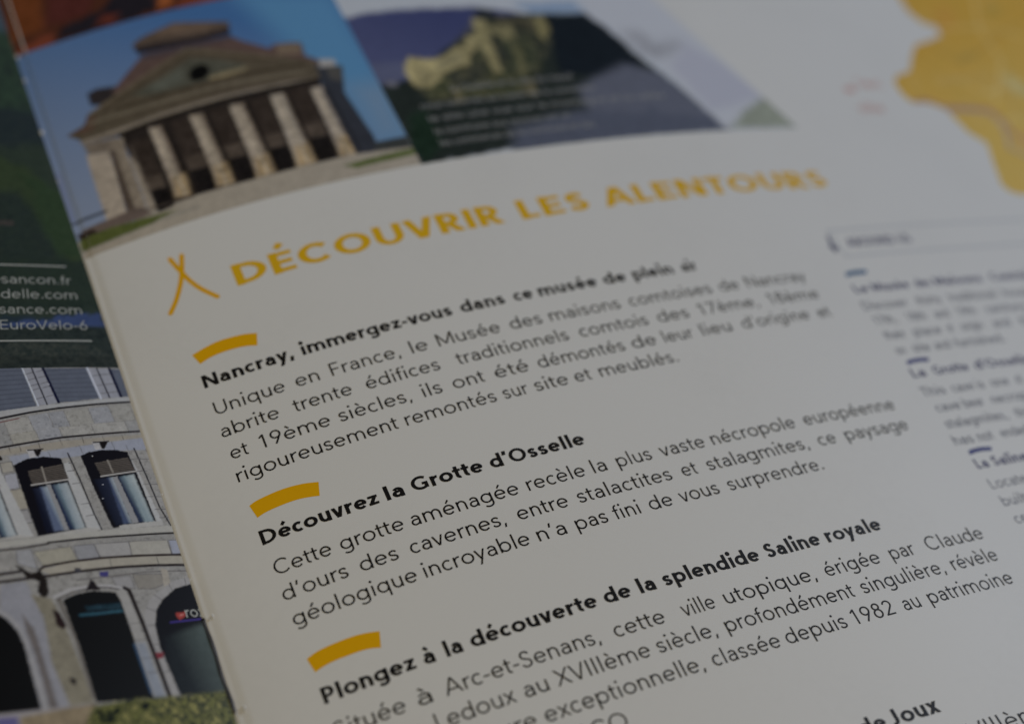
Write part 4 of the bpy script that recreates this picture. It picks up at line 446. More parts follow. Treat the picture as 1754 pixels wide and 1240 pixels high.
["p",[[7.41,60.17],[14.02,59.68],[20.73,59.71],[20.66,58.79],[14.28,58.65],[7.32,58.96]],[58,50,52],0.317,0.2],
["p",[[-5.77,49.03],[-3.13,49.81],[-2.35,51.38],[2.17,53.53],[13.87,59.14],[16.33,58.23],[23.46,54.58],[30.33,51.0],[30.46,47.21],[28.83,45.6],[19.85,47.15],[6.09,46.18],[0.23,45.82],[-4.08,46.43],[-4.38,47.35]],[68,60,47],0.198,0.18],
["p",[[-5.51,49.01],[-3.13,49.81],[-2.49,51.05],[-1.09,51.14],[-1.92,48.81],[-3.11,48.25]],[70,52,42],0.238,0.2],
["l",[[-2.03,51.61],[5.16,54.77],[13.76,58.76],[18.06,56.65],[25.73,53.04]],[86,75,58],0.198,0.238,0.2],
["l",[[0.03,51.37],[6.02,53.98],[13.73,57.68],[17.81,55.77],[25.01,52.5]],[52,42,32],0.159,0.238,0.15],
["p",[[4.07,52.64],[8.75,54.21],[13.77,56.82],[17.65,55.23],[21.04,52.91],[19.85,51.65],[11.72,51.36],[6.45,51.56]],[62,62,52],0.317,0.22],
["p",[[6.36,53.22],[9.82,54.17],[12.26,55.25],[11.78,52.56],[8.17,52.02]],[72,74,64],0.635,0.2],
["p",[[15.43,52.18],[18.19,52.42],[20.91,52.46],[20.73,51.85],[17.08,51.38],[15.22,51.44]],[112,100,72],0.317,0.15],
["l",[[2.01,50.81],[8.93,50.89],[16.97,51.0],[25.01,50.75],[29.06,50.5]],[44,36,26],0.238,0.317,0.2],
["l",[[-2.46,49.86],[1.75,49.76],[8.59,49.63],[16.63,49.82],[28.62,49.16]],[92,84,68],0.238,0.317,0.2],
["l",[[-0.53,49.1],[7.31,48.79],[16.28,48.61],[26.88,48.0]],[60,50,40],0.119,0.238,0.2],
["l",[[-4.0,46.77],[1.0,46.8],[6.88,47.2],[15.96,47.52],[23.98,47.44],[29.32,47.1]],[112,102,88],0.317,0.397,0.25],
["p",[[15.75,53.5],[15.53,52.99],[15.17,52.53],[14.72,52.18],[14.22,51.96],[13.73,51.92],[13.31,52.04],[12.99,52.31],[12.8,52.71],[12.78,53.2],[12.93,53.71],[13.22,54.2],[13.62,54.61],[14.11,54.9],[14.61,55.03],[15.08,55.0],[15.46,54.8],[15.72,54.46],[15.82,54.01]],[14,14,17],0.198,0],
["p",[[-4.2,46.49],[-0.56,45.82],[0.69,45.59],[0.0,42.87],[-3.87,44.04]],[92,82,70],0.317,0.25],
["p",[[0.87,46.28],[6.51,46.78],[15.85,47.16],[23.92,47.25],[29.95,47.35],[29.26,30.91],[16.08,30.39],[7.03,30.77],[1.69,30.68]],[28,24,23],0.198,0.2],
["p",[[-4.22,44.22],[-1.16,43.44],[-1.14,40.42],[-1.7,31.24],[-4.48,31.21],[-4.39,39.82]],[132,120,104],0.238,0.2],
["p",[[-1.16,43.44],[0.17,43.55],[-0.3,31.27],[-1.7,31.24]],[62,52,44],0.238,0.25],
["p",[[-0.41,45.36],[1.16,45.37],[0.99,41.64],[0.94,30.68],[-0.57,30.7],[-0.45,40.09]],[106,95,80],0.238,0.3],
["p",[[0.99,41.64],[1.88,40.09],[3.5,37.46],[3.96,32.5],[3.07,31.11],[0.94,30.68]],[118,107,92],0.238,0.2],
["p",[[1.65,43.22],[2.69,41.21],[3.17,39.11],[1.42,40.31]],[84,74,64],0.397,0.3],
["p",[[2.43,36.3],[4.81,36.13],[4.43,32.83],[2.29,32.73]],[18,17,19],0.198,0],
["l",[[3.65,36.1],[3.32,32.79]],[70,66,60],0.079,0.159,0],
["p",[[1.83,43.9],[4.37,43.67],[4.29,35.63],[1.8,35.87]],[40,33,29],0.397,0.4],
["p",[[1.86,36.57],[4.4,36.5],[4.31,33.79],[1.91,33.88]],[62,53,45],0.476,0.4],
["p",[[1.96,34.07],[4.44,33.8],[4.4,27.66],[2.22,27.95]],[13,12,15],0.317,0.2],
["p",[[7.96,45.36],[10.56,45.25],[10.34,37.09],[7.81,37.22]],[40,33,29],0.397,0.4],
["p",[[7.88,37.94],[10.47,37.98],[10.33,35.23],[7.89,35.21]],[62,53,45],0.476,0.4],
["p",[[7.95,35.41],[10.46,35.25],[10.32,29.01],[8.11,29.22]],[13,12,15],0.317,0.2],
["p",[[13.39,45.5],[16.03,45.5],[15.7,37.26],[13.12,37.3]],[40,33,29],0.397,0.4],
["p",[[13.2,38.02],[15.84,38.16],[15.66,35.39],[13.17,35.28]],[62,53,45],0.476,0.4],
["p",[[13.23,35.48],[15.79,35.41],[15.56,29.12],[13.31,29.26]],[13,12,15],0.317,0.2],
["p",[[19.24,45.55],[21.94,45.65],[21.48,37.34],[18.83,37.28]],[40,33,29],0.397,0.4],
["p",[[18.93,38.01],[21.63,38.25],[21.4,35.44],[18.86,35.25]],[62,53,45],0.476,0.4],
["p",[[18.92,35.45],[21.54,35.47],[21.21,29.13],[18.91,29.19]],[13,12,15],0.317,0.2],
["p",[[25.11,45.87],[27.89,46.07],[27.28,37.65],[24.57,37.5]],[40,33,29],0.397,0.4],
["p",[[24.68,38.24],[27.46,38.58],[27.18,35.73],[24.56,35.45]],[62,53,45],0.476,0.4],
["p",[[24.63,35.66],[27.32,35.77],[26.88,29.35],[24.52,29.34]],[13,12,15],0.317,0.2],
["p",[[4.87,45.56],[6.6,45.18],[6.89,31.19],[4.94,31.47]],[116,104,90],0.198,0.35],
["l",[[5.25,44.62],[5.6,38.08],[6.02,31.71]],[140,128,110],0.238,0.476,0.4],
["l",[[6.51,45.22],[6.76,31.24]],[74,62,50],0.119,0.317,0.3],
["p",[[5.47,35.24],[7.24,35.2],[6.89,31.19],[4.94,31.47]],[128,108,76],0.635,0.5],
["p",[[10.66,45.6],[12.48,45.35],[12.72,31.13],[10.58,31.22]],[118,106,90],0.198,0.35],
["l",[[11.03,44.67],[11.31,37.99],[11.68,31.5]],[140,128,110],0.238,0.476,0.4],
["l",[[12.38,45.38],[12.58,31.18]],[74,62,50],0.119,0.317,0.3],
["p",[[11.17,35.03],[12.98,35.06],[12.72,31.13],[10.58,31.22]],[128,108,76],0.635,0.5],
["p",[[16.33,45.59],[18.3,45.36],[18.43,31.02],[15.97,30.73]],[122,110,94],0.198,0.35],
["l",[[16.69,44.66],[16.85,37.75],[17.1,31.05]],[140,128,110],0.238,0.476,0.4],
["l",[[18.21,45.39],[18.29,31.07]],[74,62,50],0.119,0.317,0.3],
["p",[[16.63,34.57],[18.47,34.67],[18.43,31.02],[15.97,30.73]],[128,108,76],0.635,0.5],
["p",[[22.24,45.76],[24.27,45.6],[24.2,31.12],[21.59,30.89]],[122,112,98],0.198,0.35],
["l",[[22.6,44.84],[22.63,37.94],[22.75,31.25]],[140,128,110],0.238,0.476,0.4],
["l",[[24.17,45.63],[24.06,31.17]],[74,62,50],0.119,0.317,0.3],
["p",[[22.32,34.79],[24.22,34.95],[24.2,31.12],[21.59,30.89]],[128,108,76],0.635,0.5],
["p",[[28.05,45.57],[30.03,45.6],[30.05,31.26],[27.65,31.0]],[114,104,92],0.198,0.35],
["l",[[28.41,44.66],[28.58,37.94],[28.85,31.41]],[140,128,110],0.238,0.476,0.4],
["l",[[29.93,45.62],[29.9,31.3]],[74,62,50],0.119,0.317,0.3],
["p",[[28.47,34.97],[30.42,35.19],[30.05,31.26],[27.65,31.0]],[128,108,76],0.635,0.5],
["p",[[30.37,50.3],[33.92,48.87],[32.44,43.51],[33.41,33.5],[32.93,30.23],[29.94,30.34],[29.67,44.0]],[42,44,49],0.198,0.15],
["p",[[31.58,49.72],[33.92,48.87],[33.01,45.69],[31.41,46.62]],[62,60,56],0.317,0.2],
["p",[[31.18,51.15],[33.28,50.62],[33.19,49.31],[30.77,49.41]],[128,124,118],0.238,0],
["p",[[-8.11,31.4],[0.15,31.97],[1.39,30.03],[-7.78,29.49]],[84,72,64],0.238,0.15],
["l",[[-8.82,33.09],[-4.16,33.19]],[28,28,30],0.198,0.238,0],
["p",[[-8.81,31.1],[-6.46,31.01],[-5.95,29.87],[-8.53,29.65]],[44,36,32],0.238,0.2],
["p",[[32.94,32.64],[38.63,32.7],[38.49,30.05],[32.85,30.01]],[46,48,46],0.238,0.2],
["p",[[-9.94,29.7],[1.14,29.7],[8.2,30.8],[15.8,30.74],[29.02,31.08],[40.66,30.28],[40.03,24.18],[14.06,25.03],[-12.46,25.6]],[126,117,102],0.238,0.1],
["n",[[-4.31,46.55],[6.74,46.68],[29.83,46.97],[29.14,30.56],[6.94,30.44],[-4.85,31.75]],[[40,34,30],[96,86,72],[120,110,94],[62,54,46]],0.397,0.238,0.05],
["n",[[-5.63,48.76],[2.17,53.53],[13.87,59.14],[30.33,51.0],[30.46,47.21],[6.09,46.18]],[[40,34,28],[76,68,54],[92,84,70]],0.476,0.238,0.12],
["p",[[15.75,53.5],[15.53,52.99],[15.17,52.53],[14.72,52.18],[14.22,51.96],[13.73,51.92],[13.31,52.04],[12.99,52.31],[12.8,52.71],[12.78,53.2],[12.93,53.71],[13.22,54.2],[13.62,54.61],[14.11,54.9],[14.61,55.03],[15.08,55.0],[15.46,54.8],[15.72,54.46],[15.82,54.01]],[14,14,17],0.198,0],
["l",[[5.48,44.9],[6.26,31.64]],[132,120,100],0.159,0.238,0.5],
["l",[[6.77,44.64],[7.8,31.55]],[24,20,19],0.119,0.238,0.2],
["l",[[11.5,45.06],[11.85,31.47]],[132,120,100],0.159,0.238,0.5],
["l",[[12.81,44.86],[13.42,31.44]],[24,20,19],0.119,0.238,0.2],
["l",[[17.23,45.06],[17.52,31.34]],[132,120,100],0.159,0.238,0.5],
["l",[[18.57,44.91],[19.13,31.36]],[24,20,19],0.119,0.238,0.2],
["l",[[23.16,45.26],[23.17,31.57]],[132,120,100],0.159,0.238,0.5],
["l",[[24.53,45.16],[24.81,31.64]],[24,20,19],0.119,0.238,0.2],
["l",[[28.77,45.01],[28.96,31.57]],[132,120,100],0.159,0.238,0.5],
["l",[[30.17,44.95],[30.65,31.7]],[24,20,19],0.119,0.238,0.2],
["l",[[0.97,45.65],[6.65,46.33],[15.75,46.8],[23.77,46.77],[29.8,46.89]],[22,19,18],0.159,0.238,0.2],
["l",[[-1.61,31.56],[2.76,30.89],[7.03,30.77]],[60,52,46],0.119,0.238,0.3],
["p",[[-10.05,29.21],[-0.63,29.0],[7.28,28.93],[7.16,28.53],[-0.83,28.22],[-9.7,27.42]],[112,106,94],0.397,0.05],
["p",[[-8.77,29.98],[-4.3,30.14],[1.28,29.64],[4.71,29.39],[0.63,28.39],[-7.22,27.9],[-8.77,28.03]],[66,72,32],0.238,0.2],
["p",[[27.45,29.4],[31.93,29.78],[38.58,30.27],[38.63,29.04],[28.96,28.49]],[64,74,30],0.317,0.2],
["p",[[-9.11,42.82],[-8.14,42.79],[-8.44,33.34],[-9.24,33.31]],[92,100,122],0.476,0]]),
'rockface':dict(side='R',fine=None,base=(62, 34, 24),wob=0.9,paper=(0.3, 0.28, 0.255),step=0.3,poly=[[-9.0,67.95],[37.8,67.95],[37.8,100.0],[-9.0,100.0]],ops=[
["p",[[-11.8,91.61],[48.15,75.33],[42.65,59.91],[-12.11,64.06]],[62,34,24],0.083,0.2],
["p",[[-7.44,86.32],[-2.07,82.01],[-3.94,71.74],[-8.92,70.98]],[86,44,20],1.167,0.25],
["p",[[-1.67,81.8],[5.93,78.11],[2.66,71.87],[-3.41,72.15]],[66,32,28],0.833,0.25],
["p",[[-3.28,68.14],[-1.6,70.53],[4.44,72.0],[8.8,75.42],[15.56,74.2],[12.15,68.69],[6.11,68.2]],[30,27,31],0.583,0.15],
["p",[[-8.81,68.24],[-8.32,69.72],[-3.05,69.91],[-2.91,68.22],[-6.2,67.53]],[96,46,30],0.5,0.3],
["p",[[2.81,68.9],[4.66,70.79],[6.61,70.18],[6.02,68.51]],[76,36,28],0.5,0.2],
["p",[[13.28,73.62],[16.01,72.6],[14.1,68.78],[12.38,68.88]],[120,62,26],0.5,0.3],
["p",[[14.82,68.23],[18.79,73.07],[48.15,75.33],[31.61,65.07]],[94,44,28],0.667,0.3]]),
'castle':dict(side='R',fine=None,base=(134, 138, 144),wob=0.5,paper=(0.28, 0.275, 0.264),step=0.3,poly=[[37.8,26.83],[100.91,26.83],[91.14,59.01],[87.14,100.0],[37.8,100.0]],ops=[
["p",[[38.6,75.3],[97.97,72.07],[105.26,23.95],[34.57,23.19]],[134,138,144],0.086,0],
["p",[[35.21,59.31],[38.12,59.24],[41.72,59.73],[48.62,59.51],[58.35,58.64],[64.55,56.95],[66.83,55.27],[56.13,43.97],[39.47,41.02],[34.05,44.2]],[46,51,82],0.517,0.06,[60,64,92],[[51.56,58.52],[38.52,44.46]]],
["p",[[36.95,48.74],[43.73,47.69],[41.82,43.76],[37.49,44.04]],[66,70,92],0.862,0.1],
["p",[[65.34,58.78],[75.56,58.66],[76.69,55.48],[67.92,55.47]],[100,116,136],0.69,0],
["p",[[37.27,43.44],[41.93,44.07],[56.3,53.61],[57.86,56.25],[68.11,55.89],[76.18,55.5],[78.34,52.32],[80.87,44.63],[88.52,27.11],[65.62,26.94],[51.85,27.3],[37.48,26.38]],[30,35,33],0.517,0.3],
["p",[[68.77,55.1],[76.04,55.21],[78.27,52.17],[80.52,45.0],[80.32,41.48],[72.03,40.34],[65.71,41.69],[67.44,48.77]],[20,25,30],0.603,0.2],
["p",[[54.95,50.29],[65.01,51.15],[63.37,42.99],[52.09,43.25]],[42,48,36],0.862,0.5],
["p",[[67.18,38.47],[77.45,43.04],[82.55,40.68],[88.52,27.11],[65.9,27.53]],[70,73,84],1.207,0.08],
["p",[[53.58,31.35],[64.85,33.47],[88.77,29.44],[87.47,27.16],[51.37,26.16]],[62,66,78],1.379,0.1],
["p",[[43.67,42.75],[50.85,44.79],[57.65,43.08],[60.98,41.95],[56.41,37.95],[44.19,39.41]],[50,54,36],1.034,0.5],
["p",[[42.85,47.52],[44.34,48.72],[47.41,47.77],[50.52,48.62],[51.82,49.79],[53.26,49.85],[54.75,52.13],[56.0,51.68],[55.68,49.5],[53.54,47.75],[52.28,45.1],[50.18,45.43],[47.38,43.91],[45.07,41.7],[42.98,42.1],[42.21,44.21]],[132,122,84],0.345,0.4],
["p",[[43.8,46.67],[46.05,46.6],[45.83,43.65],[43.67,42.75]],[110,102,72],0.603,0.5],
["p",[[48.37,47.88],[52.38,48.6],[51.49,46.37],[47.4,45.36]],[120,112,82],0.517,0.5],
["p",[[57.16,56.2],[58.97,55.4],[57.84,47.82],[56.89,43.53],[55.37,43.28],[55.86,48.1],[56.08,52.37]],[126,117,80],0.345,0.5],
["p",[[58.58,54.45],[60.2,53.68],[62.66,53.68],[62.15,50.9],[60.27,50.14],[59.47,51.93],[58.35,52.49]],[112,105,72],0.345,0.5],
["p",[[61.5,50.98],[62.09,47.27],[60.47,41.88],[59.4,42.5],[60.34,47.15]],[80,78,52],0.517,0.5],
["p",[[66.84,54.84],[68.96,55.53],[68.44,51.88],[66.82,49.4],[66.09,50.89]],[108,100,64],0.431,0.4],
["p",[[57.76,51.3],[59.31,50.4],[59.47,46.23],[57.3,44.48],[57.75,47.83]],[30,34,34],0.517,0.4],
["p",[[48.2,43.9],[52.18,44.84],[55.41,46.79],[54.02,42.28],[48.27,40.6]],[34,38,36],0.603,0.4],
["p",[[61.18,56.0],[67.13,54.81],[65.79,51.78],[63.19,53.77],[60.37,54.09]],[58,54,42],0.517,0.5],
["p",[[58.11,57.8],[60.22,58.43],[61.53,56.83],[60.78,55.76],[57.71,56.13]],[30,34,40],0.431,0.4],
["p",[[47.66,41.36],[49.03,41.38],[48.79,37.91],[47.16,37.82]],[76,72,52],0.517,0.4],
["p",[[59.3,40.83],[60.79,40.96],[60.09,37.74],[58.39,37.65]],[82,76,54],0.517,0.4],
["n",[[42.61,42.3],[50.62,48.88],[57.4,56.31],[69.09,55.81],[67.74,49.45],[59.06,37.56],[43.96,38.81]],[[26,30,30],[58,58,42],[30,34,32],[100,94,66],[36,40,34]],1.121,0.776,0.36],
["p",[[39.01,44.35],[40.62,44.14],[40.17,42.93],[38.7,43.12]],[84,84,92],0.431,0.3],
["p",[[39.58,36.56],[42.68,37.79],[42.23,29.8],[38.36,26.47],[37.86,30.79]],[24,36,28],0.862,0.3],
["p",[[76.68,32.84],[77.9,32.74],[76.43,28.9],[74.98,29.03]],[62,66,78],0.862,0],
["p",[[78.28,62.06],[96.32,62.26],[106.56,25.98],[87.61,27.12],[83.35,42.0],[79.81,49.75],[77.03,56.05]],[136,138,143],0.776,0.03],
["p",[[80.94,51.13],[83.95,50.69],[85.69,47.73],[90.0,48.58],[90.79,46.96],[84.18,43.8],[81.4,45.68]],[116,117,122],1.724,0.2],
["p",[[93.67,31.31],[98.99,34.62],[100.61,33.53],[101.71,26.91],[88.18,27.46]],[106,110,98],0.776,0.25],
["p",[[91.19,47.69],[94.93,43.28],[98.99,34.62],[90.82,32.09],[87.24,31.53],[85.38,41.99]],[128,129,138],1.207,0]]),
'map':dict(side='R',fine=None,base=(150, 116, 20),wob=0.0,paper=(0.3, 0.3, 0.3),step=0.35,poly=[[168.51,82.6],[154.57,75.73],[152.06,70.05],[146.92,64.35],[146.57,61.72],[145.89,58.24],[147.04,54.9],[149.57,53.96],[149.13,51.42],[144.61,49.59],[140.64,48.42],[137.12,44.68],[134.2,41.06],[130.17,39.81],[128.41,37.86],[128.17,34.64],[129.14,32.78],[132.44,32.8],[135.17,31.31],[135.48,29.26],[136.1,25.2],[138.15,22.63],[136.16,18.35],[133.81,12.81],[134.41,11.07],[136.76,10.13],[141.1,11.53],[149.66,17.34],[155.3,25.42],[166.5,33.16],[173.33,42.22],[185.4,51.92],[191.53,62.11],[193.0,74.12],[193.0,81.97],[186.03,79.54],[179.75,84.51]],ops=[
["p",[[168.51,82.6],[154.57,75.73],[152.06,70.05],[146.92,64.35],[146.57,61.72],[145.89,58.24],[147.04,54.9],[149.57,53.96],[149.13,51.42],[144.61,49.59],[140.64,48.42],[137.12,44.68],[134.2,41.06],[130.17,39.81],[128.41,37.86],[128.17,34.64],[129.14,32.78],[132.44,32.8],[135.17,31.31],[135.48,29.26],[136.1,25.2],[138.15,22.63],[136.16,18.35],[133.81,12.81],[134.41,11.07],[136.76,10.13],[141.1,11.53],[149.66,17.34],[155.3,25.42],[166.5,33.16],[173.33,42.22],[185.4,51.92],[191.53,62.11],[203.26,74.12],[200.4,81.97],[186.03,79.54],[179.75,84.51]],[150,114,14],0.1,0,[158,132,54],[[139.88,48.79],[147.23,25.49]]],
["p",[[154.29,60.43],[157.82,59.74],[155.95,55.74],[149.66,51.65],[149.73,54.18]],[152,108,24],1.4,0.1],
["p",[[147.55,44.98],[153.52,47.21],[153.34,45.56],[147.76,43.37]],[132,110,40],1.0,0],
["p",[[166.36,60.16],[170.24,61.24],[169.63,58.97],[166.16,57.94]],[126,106,30],1.0,0],
["p",[[155.04,40.3],[157.94,40.76],[158.69,37.13],[162.55,35.56],[160.58,33.16],[155.22,35.5]],[146,140,96],1.2,0],
["p",[[147.23,25.49],[159.06,26.91],[153.15,19.83],[144.4,21.08]],[160,128,64],1.0,0],
["n",[[168.51,82.6],[154.57,75.73],[152.06,70.05],[146.92,64.35],[146.57,61.72],[145.89,58.24],[147.04,54.9],[149.57,53.96],[149.13,51.42],[144.61,49.59],[140.64,48.42],[137.12,44.68],[134.2,41.06],[130.17,39.81],[128.41,37.86],[128.17,34.64],[129.14,32.78],[132.44,32.8],[135.17,31.31],[135.48,29.26],[136.1,25.2],[138.15,22.63],[136.16,18.35],[133.81,12.81],[134.41,11.07],[136.76,10.13],[141.1,11.53],[149.66,17.34],[155.3,25.42],[166.5,33.16],[173.33,42.22],[185.4,51.92],[191.53,62.11],[203.26,74.12],[200.4,81.97],[186.03,79.54],[179.75,84.51]],[[150,112,18],[158,126,44],[140,112,30],[160,132,70]],2.6,1.2,0.3],
["l",[[146.1,56.55],[150.94,53.39],[162.95,54.75],[170.01,51.53]],[168,150,96],0.125,0.2,0],
["l",[[167.48,65.61],[160.35,53.78],[158.66,44.46],[148.34,33.1]],[168,150,96],0.125,0.2,0],
["l",[[142.84,40.06],[148.05,35.43],[159.78,38.76]],[168,150,96],0.125,0.2,0],
["l",[[142.9,27.01],[150.24,29.26],[154.23,25.43]],[168,150,96],0.125,0.2,0],
["l",[[129.27,32.97],[132.91,33.44],[135.62,31.69],[141.59,31.53],[145.44,31.16],[146.54,28.12],[145.95,24.75],[148.01,22.13]],[122,84,84],0.3,0.5,0],
["l",[[135.4,30.94],[141.75,30.85],[144.79,30.32],[145.25,27.37],[143.99,24.03],[142.32,21.48],[145.38,18.88]],[110,108,130],0.2,0.4,0],
["l",[[144.15,48.95],[147.66,44.18],[153.29,45.97],[162.85,51.73],[174.21,56.49]],[130,104,36],0.15,0.4,0],
["l",[[139.92,38.44],[149.96,40.21],[153.59,37.07],[151.46,30.79],[152.15,29.26]],[140,118,70],0.15,0.4,0]])}

# ------------------------------------------------------------------ camera
cam_d = bpy.data.cameras.new("camera")
cam = bpy.data.objects.new("camera", cam_d)
COL.objects.link(cam)
_R = CAM["R"]
cam.matrix_world = Matrix(((_R[0][0], -_R[1][0], -_R[2][0], CAM["loc"][0]),
                           (_R[0][1], -_R[1][1], -_R[2][1], CAM["loc"][1]),
                           (_R[0][2], -_R[1][2], -_R[2][2], CAM["loc"][2]),
                           (0, 0, 0, 1)))
cam_d.sensor_width = 36.0
cam_d.sensor_fit = 'HORIZONTAL'
cam_d.lens = CAM["lens"]
cam_d.clip_start = 0.01
cam_d.clip_end = 50.0
cam_d.dof.use_dof = True
cam_d.dof.focus_distance = 0.1794
cam_d.dof.aperture_fstop = 10.5
SC.camera = cam

# ------------------------------------------------------------------ light (an indoor close-up: lamps only)
world = bpy.data.worlds.new("World")
SC.world = world
world.use_nodes = True
wb = world.node_tree.nodes["Background"]
wb.inputs[0].default_value = (1.0, 0.98, 0.95, 1)
wb.inputs[1].default_value = 0.05


def area(name, loc, target, size, power, color):
    l = bpy.data.lights.new(name, 'AREA')
    l.shape = 'RECTANGLE'
    l.size, l.size_y = size
    l.energy = power
    l.color = color
    o = bpy.data.objects.new(name, l)
    COL.objects.link(o)
    o.location = loc
    o.rotation_euler = (Vector(target) - Vector(loc)).to_track_quat('-Z', 'Y').to_euler()
    return o


area("room_lamp", (-0.26, -0.20, 0.50), (0.0, 0.0, 0), (0.22, 0.22), 0.66, (1.0, 0.79, 0.42))
area("window_light", (0.72, 0.16, 0.62), (0.10, 0.0, 0), (0.30, 0.40), 3.1, (0.75, 0.85, 1.03))
area("side_window_light", (-0.80, 0.35, 0.22), (0.0, 0.0, 0), (0.35, 0.25), 0.95, (0.70, 0.84, 1.0))
SC.view_settings.view_transform = 'Standard'
SC.view_settings.look = 'None'
SC.view_settings.exposure = 0.0
SC.view_settings.gamma = 1.0
SC.view_settings.use_curve_mapping = False

# ------------------------------------------------------------------ page surfaces
MM = 0.001


class Page:
    """A sheet that bends about the spine only: (u, v) in page millimetres -> metres."""

    def __init__(s, prof):
        a = np.array(prof)
        o = np.argsort(a[0])
        s.u, s.x, s.z = a[0][o], a[1][o], a[2][o]
        dx, dz = np.gradient(s.x, s.u), np.gradient(s.z, s.u)
        n = np.hypot(dx, dz)
        s.nx, s.nz = -dz / n, dx / n

    def at(s, u, v, off=0.0):
        u, v = np.asarray(u, float), np.asarray(v, float)
        x = np.interp(u, s.u, s.x) + off * np.interp(u, s.u, s.nx)
        z = np.interp(u, s.u, s.z) + off * np.interp(u, s.u, s.nz)
        return np.stack([x * MM, v * MM, z * MM], -1)


SIDE = {'R': Page(PROFILE['R']), 'L': Page(PROFILE['L'])}

# ------------------------------------------------------------------ materials


def lin(c):
    c = np.asarray(c, float) / 255.0
    return np.where(c <= 0.04045, c / 12.92, ((c + 0.055) / 1.055) ** 2.4)


PAPER = 0.80
SPEC = 0.20


def principled(name, rough=0.5, spec=SPEC, color=None):
    m = bpy.data.materials.new(name)
    m.use_nodes = True
    b = m.node_tree.nodes["Principled BSDF"]
    b.inputs["Roughness"].default_value = rough
    b.inputs["Specular IOR Level"].default_value = spec
    if color is not None:
        b.inputs["Base Color"].default_value = (*color, 1)
    return m, b


def paper_mat():
    m, b = principled("coated_paper", 0.42)
    nt = m.node_tree
    tc = nt.nodes.new("ShaderNodeTexCoord")
    n1 = nt.nodes.new("ShaderNodeTexNoise")
    n1.inputs["Scale"].default_value = 900.0
    n1.inputs["Detail"].default_value = 4.0
    n2 = nt.nodes.new("ShaderNodeTexNoise")
    n2.inputs["Scale"].default_value = 60.0
    n2.inputs["Detail"].default_value = 2.0
    mix = nt.nodes.new("ShaderNodeMath")
    mix.operation = 'MULTIPLY_ADD'
    mix.inputs[1].default_value = 0.5
    r = nt.nodes.new("ShaderNodeValToRGB")
    r.color_ramp.elements[0].position = 0.3
    r.color_ramp.elements[0].color = (0.775, 0.775, 0.765, 1)
    r.color_ramp.elements[1].position = 1.2 / 1.6
    r.color_ramp.elements[1].color = (0.81, 0.81, 0.80, 1)
    nt.links.new(tc.outputs["Object"], n1.inputs["Vector"])
    nt.links.new(tc.outputs["Object"], n2.inputs["Vector"])
    nt.links.new(n1.outputs["Fac"], mix.inputs[0])
    nt.links.new(n2.outputs["Fac"], mix.inputs[2])
    nt.links.new(mix.outputs[0], r.inputs[0])
    nt.links.new(r.outputs[0], b.inputs["Base Color"])
    bump = nt.nodes.new("ShaderNodeBump")
    bump.inputs["Strength"].default_value = 0.05
    bump.inputs["Distance"].default_value = 0.00002
    nt.links.new(n2.outputs["Fac"], bump.inputs["Height"])
    nt.links.new(bump.outputs[0], b.inputs["Normal"])
    return m


def ink_mat(name, color, spread=0.08):
    m, b = principled(name, 0.45, 0.14)
    nt = m.node_tree
    tc = nt.nodes.new("ShaderNodeTexCoord")
    n = nt.nodes.new("ShaderNodeTexNoise")
    n.inputs["Scale"].default_value = 2500.0
    r = nt.nodes.new("ShaderNodeValToRGB")
    r.color_ramp.elements[0].color = (*[c * (1 - spread) for c in color], 1)
    r.color_ramp.elements[1].color = (*[min(1, c * (1 + spread)) for c in color], 1)
    nt.links.new(tc.outputs["Object"], n.inputs["Vector"])
    nt.links.new(n.outputs["Fac"], r.inputs[0])
    nt.links.new(r.outputs[0], b.inputs["Base Color"])
    return m


def print_mat():
    m, b = principled("printed_picture", 0.33)
    nt = m.node_tree
    at = nt.nodes.new("ShaderNodeAttribute")
    at.attribute_name = "ink"
    tc = nt.nodes.new("ShaderNodeTexCoord")
    n = nt.nodes.new("ShaderNodeTexNoise")
    n.inputs["Scale"].default_value = 5000.0
    mul = nt.nodes.new("ShaderNodeVectorMath")
    mul.operation = 'SCALE'
    ma = nt.nodes.new("ShaderNodeMapRange")
    ma.inputs["To Min"].default_value = 0.9
    ma.inputs["To Max"].default_value = 1.1
    nt.links.new(tc.outputs["Object"], n.inputs["Vector"])
    nt.links.new(n.outputs["Fac"], ma.inputs["Value"])
    nt.links.new(at.outputs["Color"], mul.inputs[0])
    nt.links.new(ma.outputs[0], mul.inputs["Scale"])
    nt.links.new(mul.outputs[0], b.inputs["Base Color"])
    return m


M_PAPER = paper_mat()
M_PRINT = print_mat()
INK = {'black': ink_mat("black_ink", (0.012, 0.011, 0.011)),
       'yellow': ink_mat("yellow_ink", (0.90, 0.475, 0.003), 0.03),
       'mustard': ink_mat("mustard_ink", (0.84, 0.50, 0.014), 0.04),
       'indigo': ink_mat("indigo_ink", (0.10, 0.10, 0.20)),
       'slate': ink_mat("slate_ink", (0.16, 0.17, 0.22)),
       'pale_slate': ink_mat("pale_slate_ink", (0.64, 0.66, 0.69)),
       'teal': ink_mat("teal_ink", (0.05, 0.15, 0.30)),
       'navy': ink_mat("navy_ink", (0.07, 0.08, 0.25)),
       'pale': ink_mat("pale_caption_ink", (0.36, 0.37, 0.38)),
       'red': ink_mat("red_ink", (0.70, 0.42, 0.38)),
       'white': ink_mat("unprinted_paper", (0.50, 0.52, 0.50))}

# ------------------------------------------------------------------ object helpers


def thing(name, label, cat, loc=(0, 0, 0)):
    o = bpy.data.objects.new(name, None)
    o.empty_display_size = 0.01
    COL.objects.link(o)
    o.location = loc
    o["label"], o["category"] = label, cat
    return o


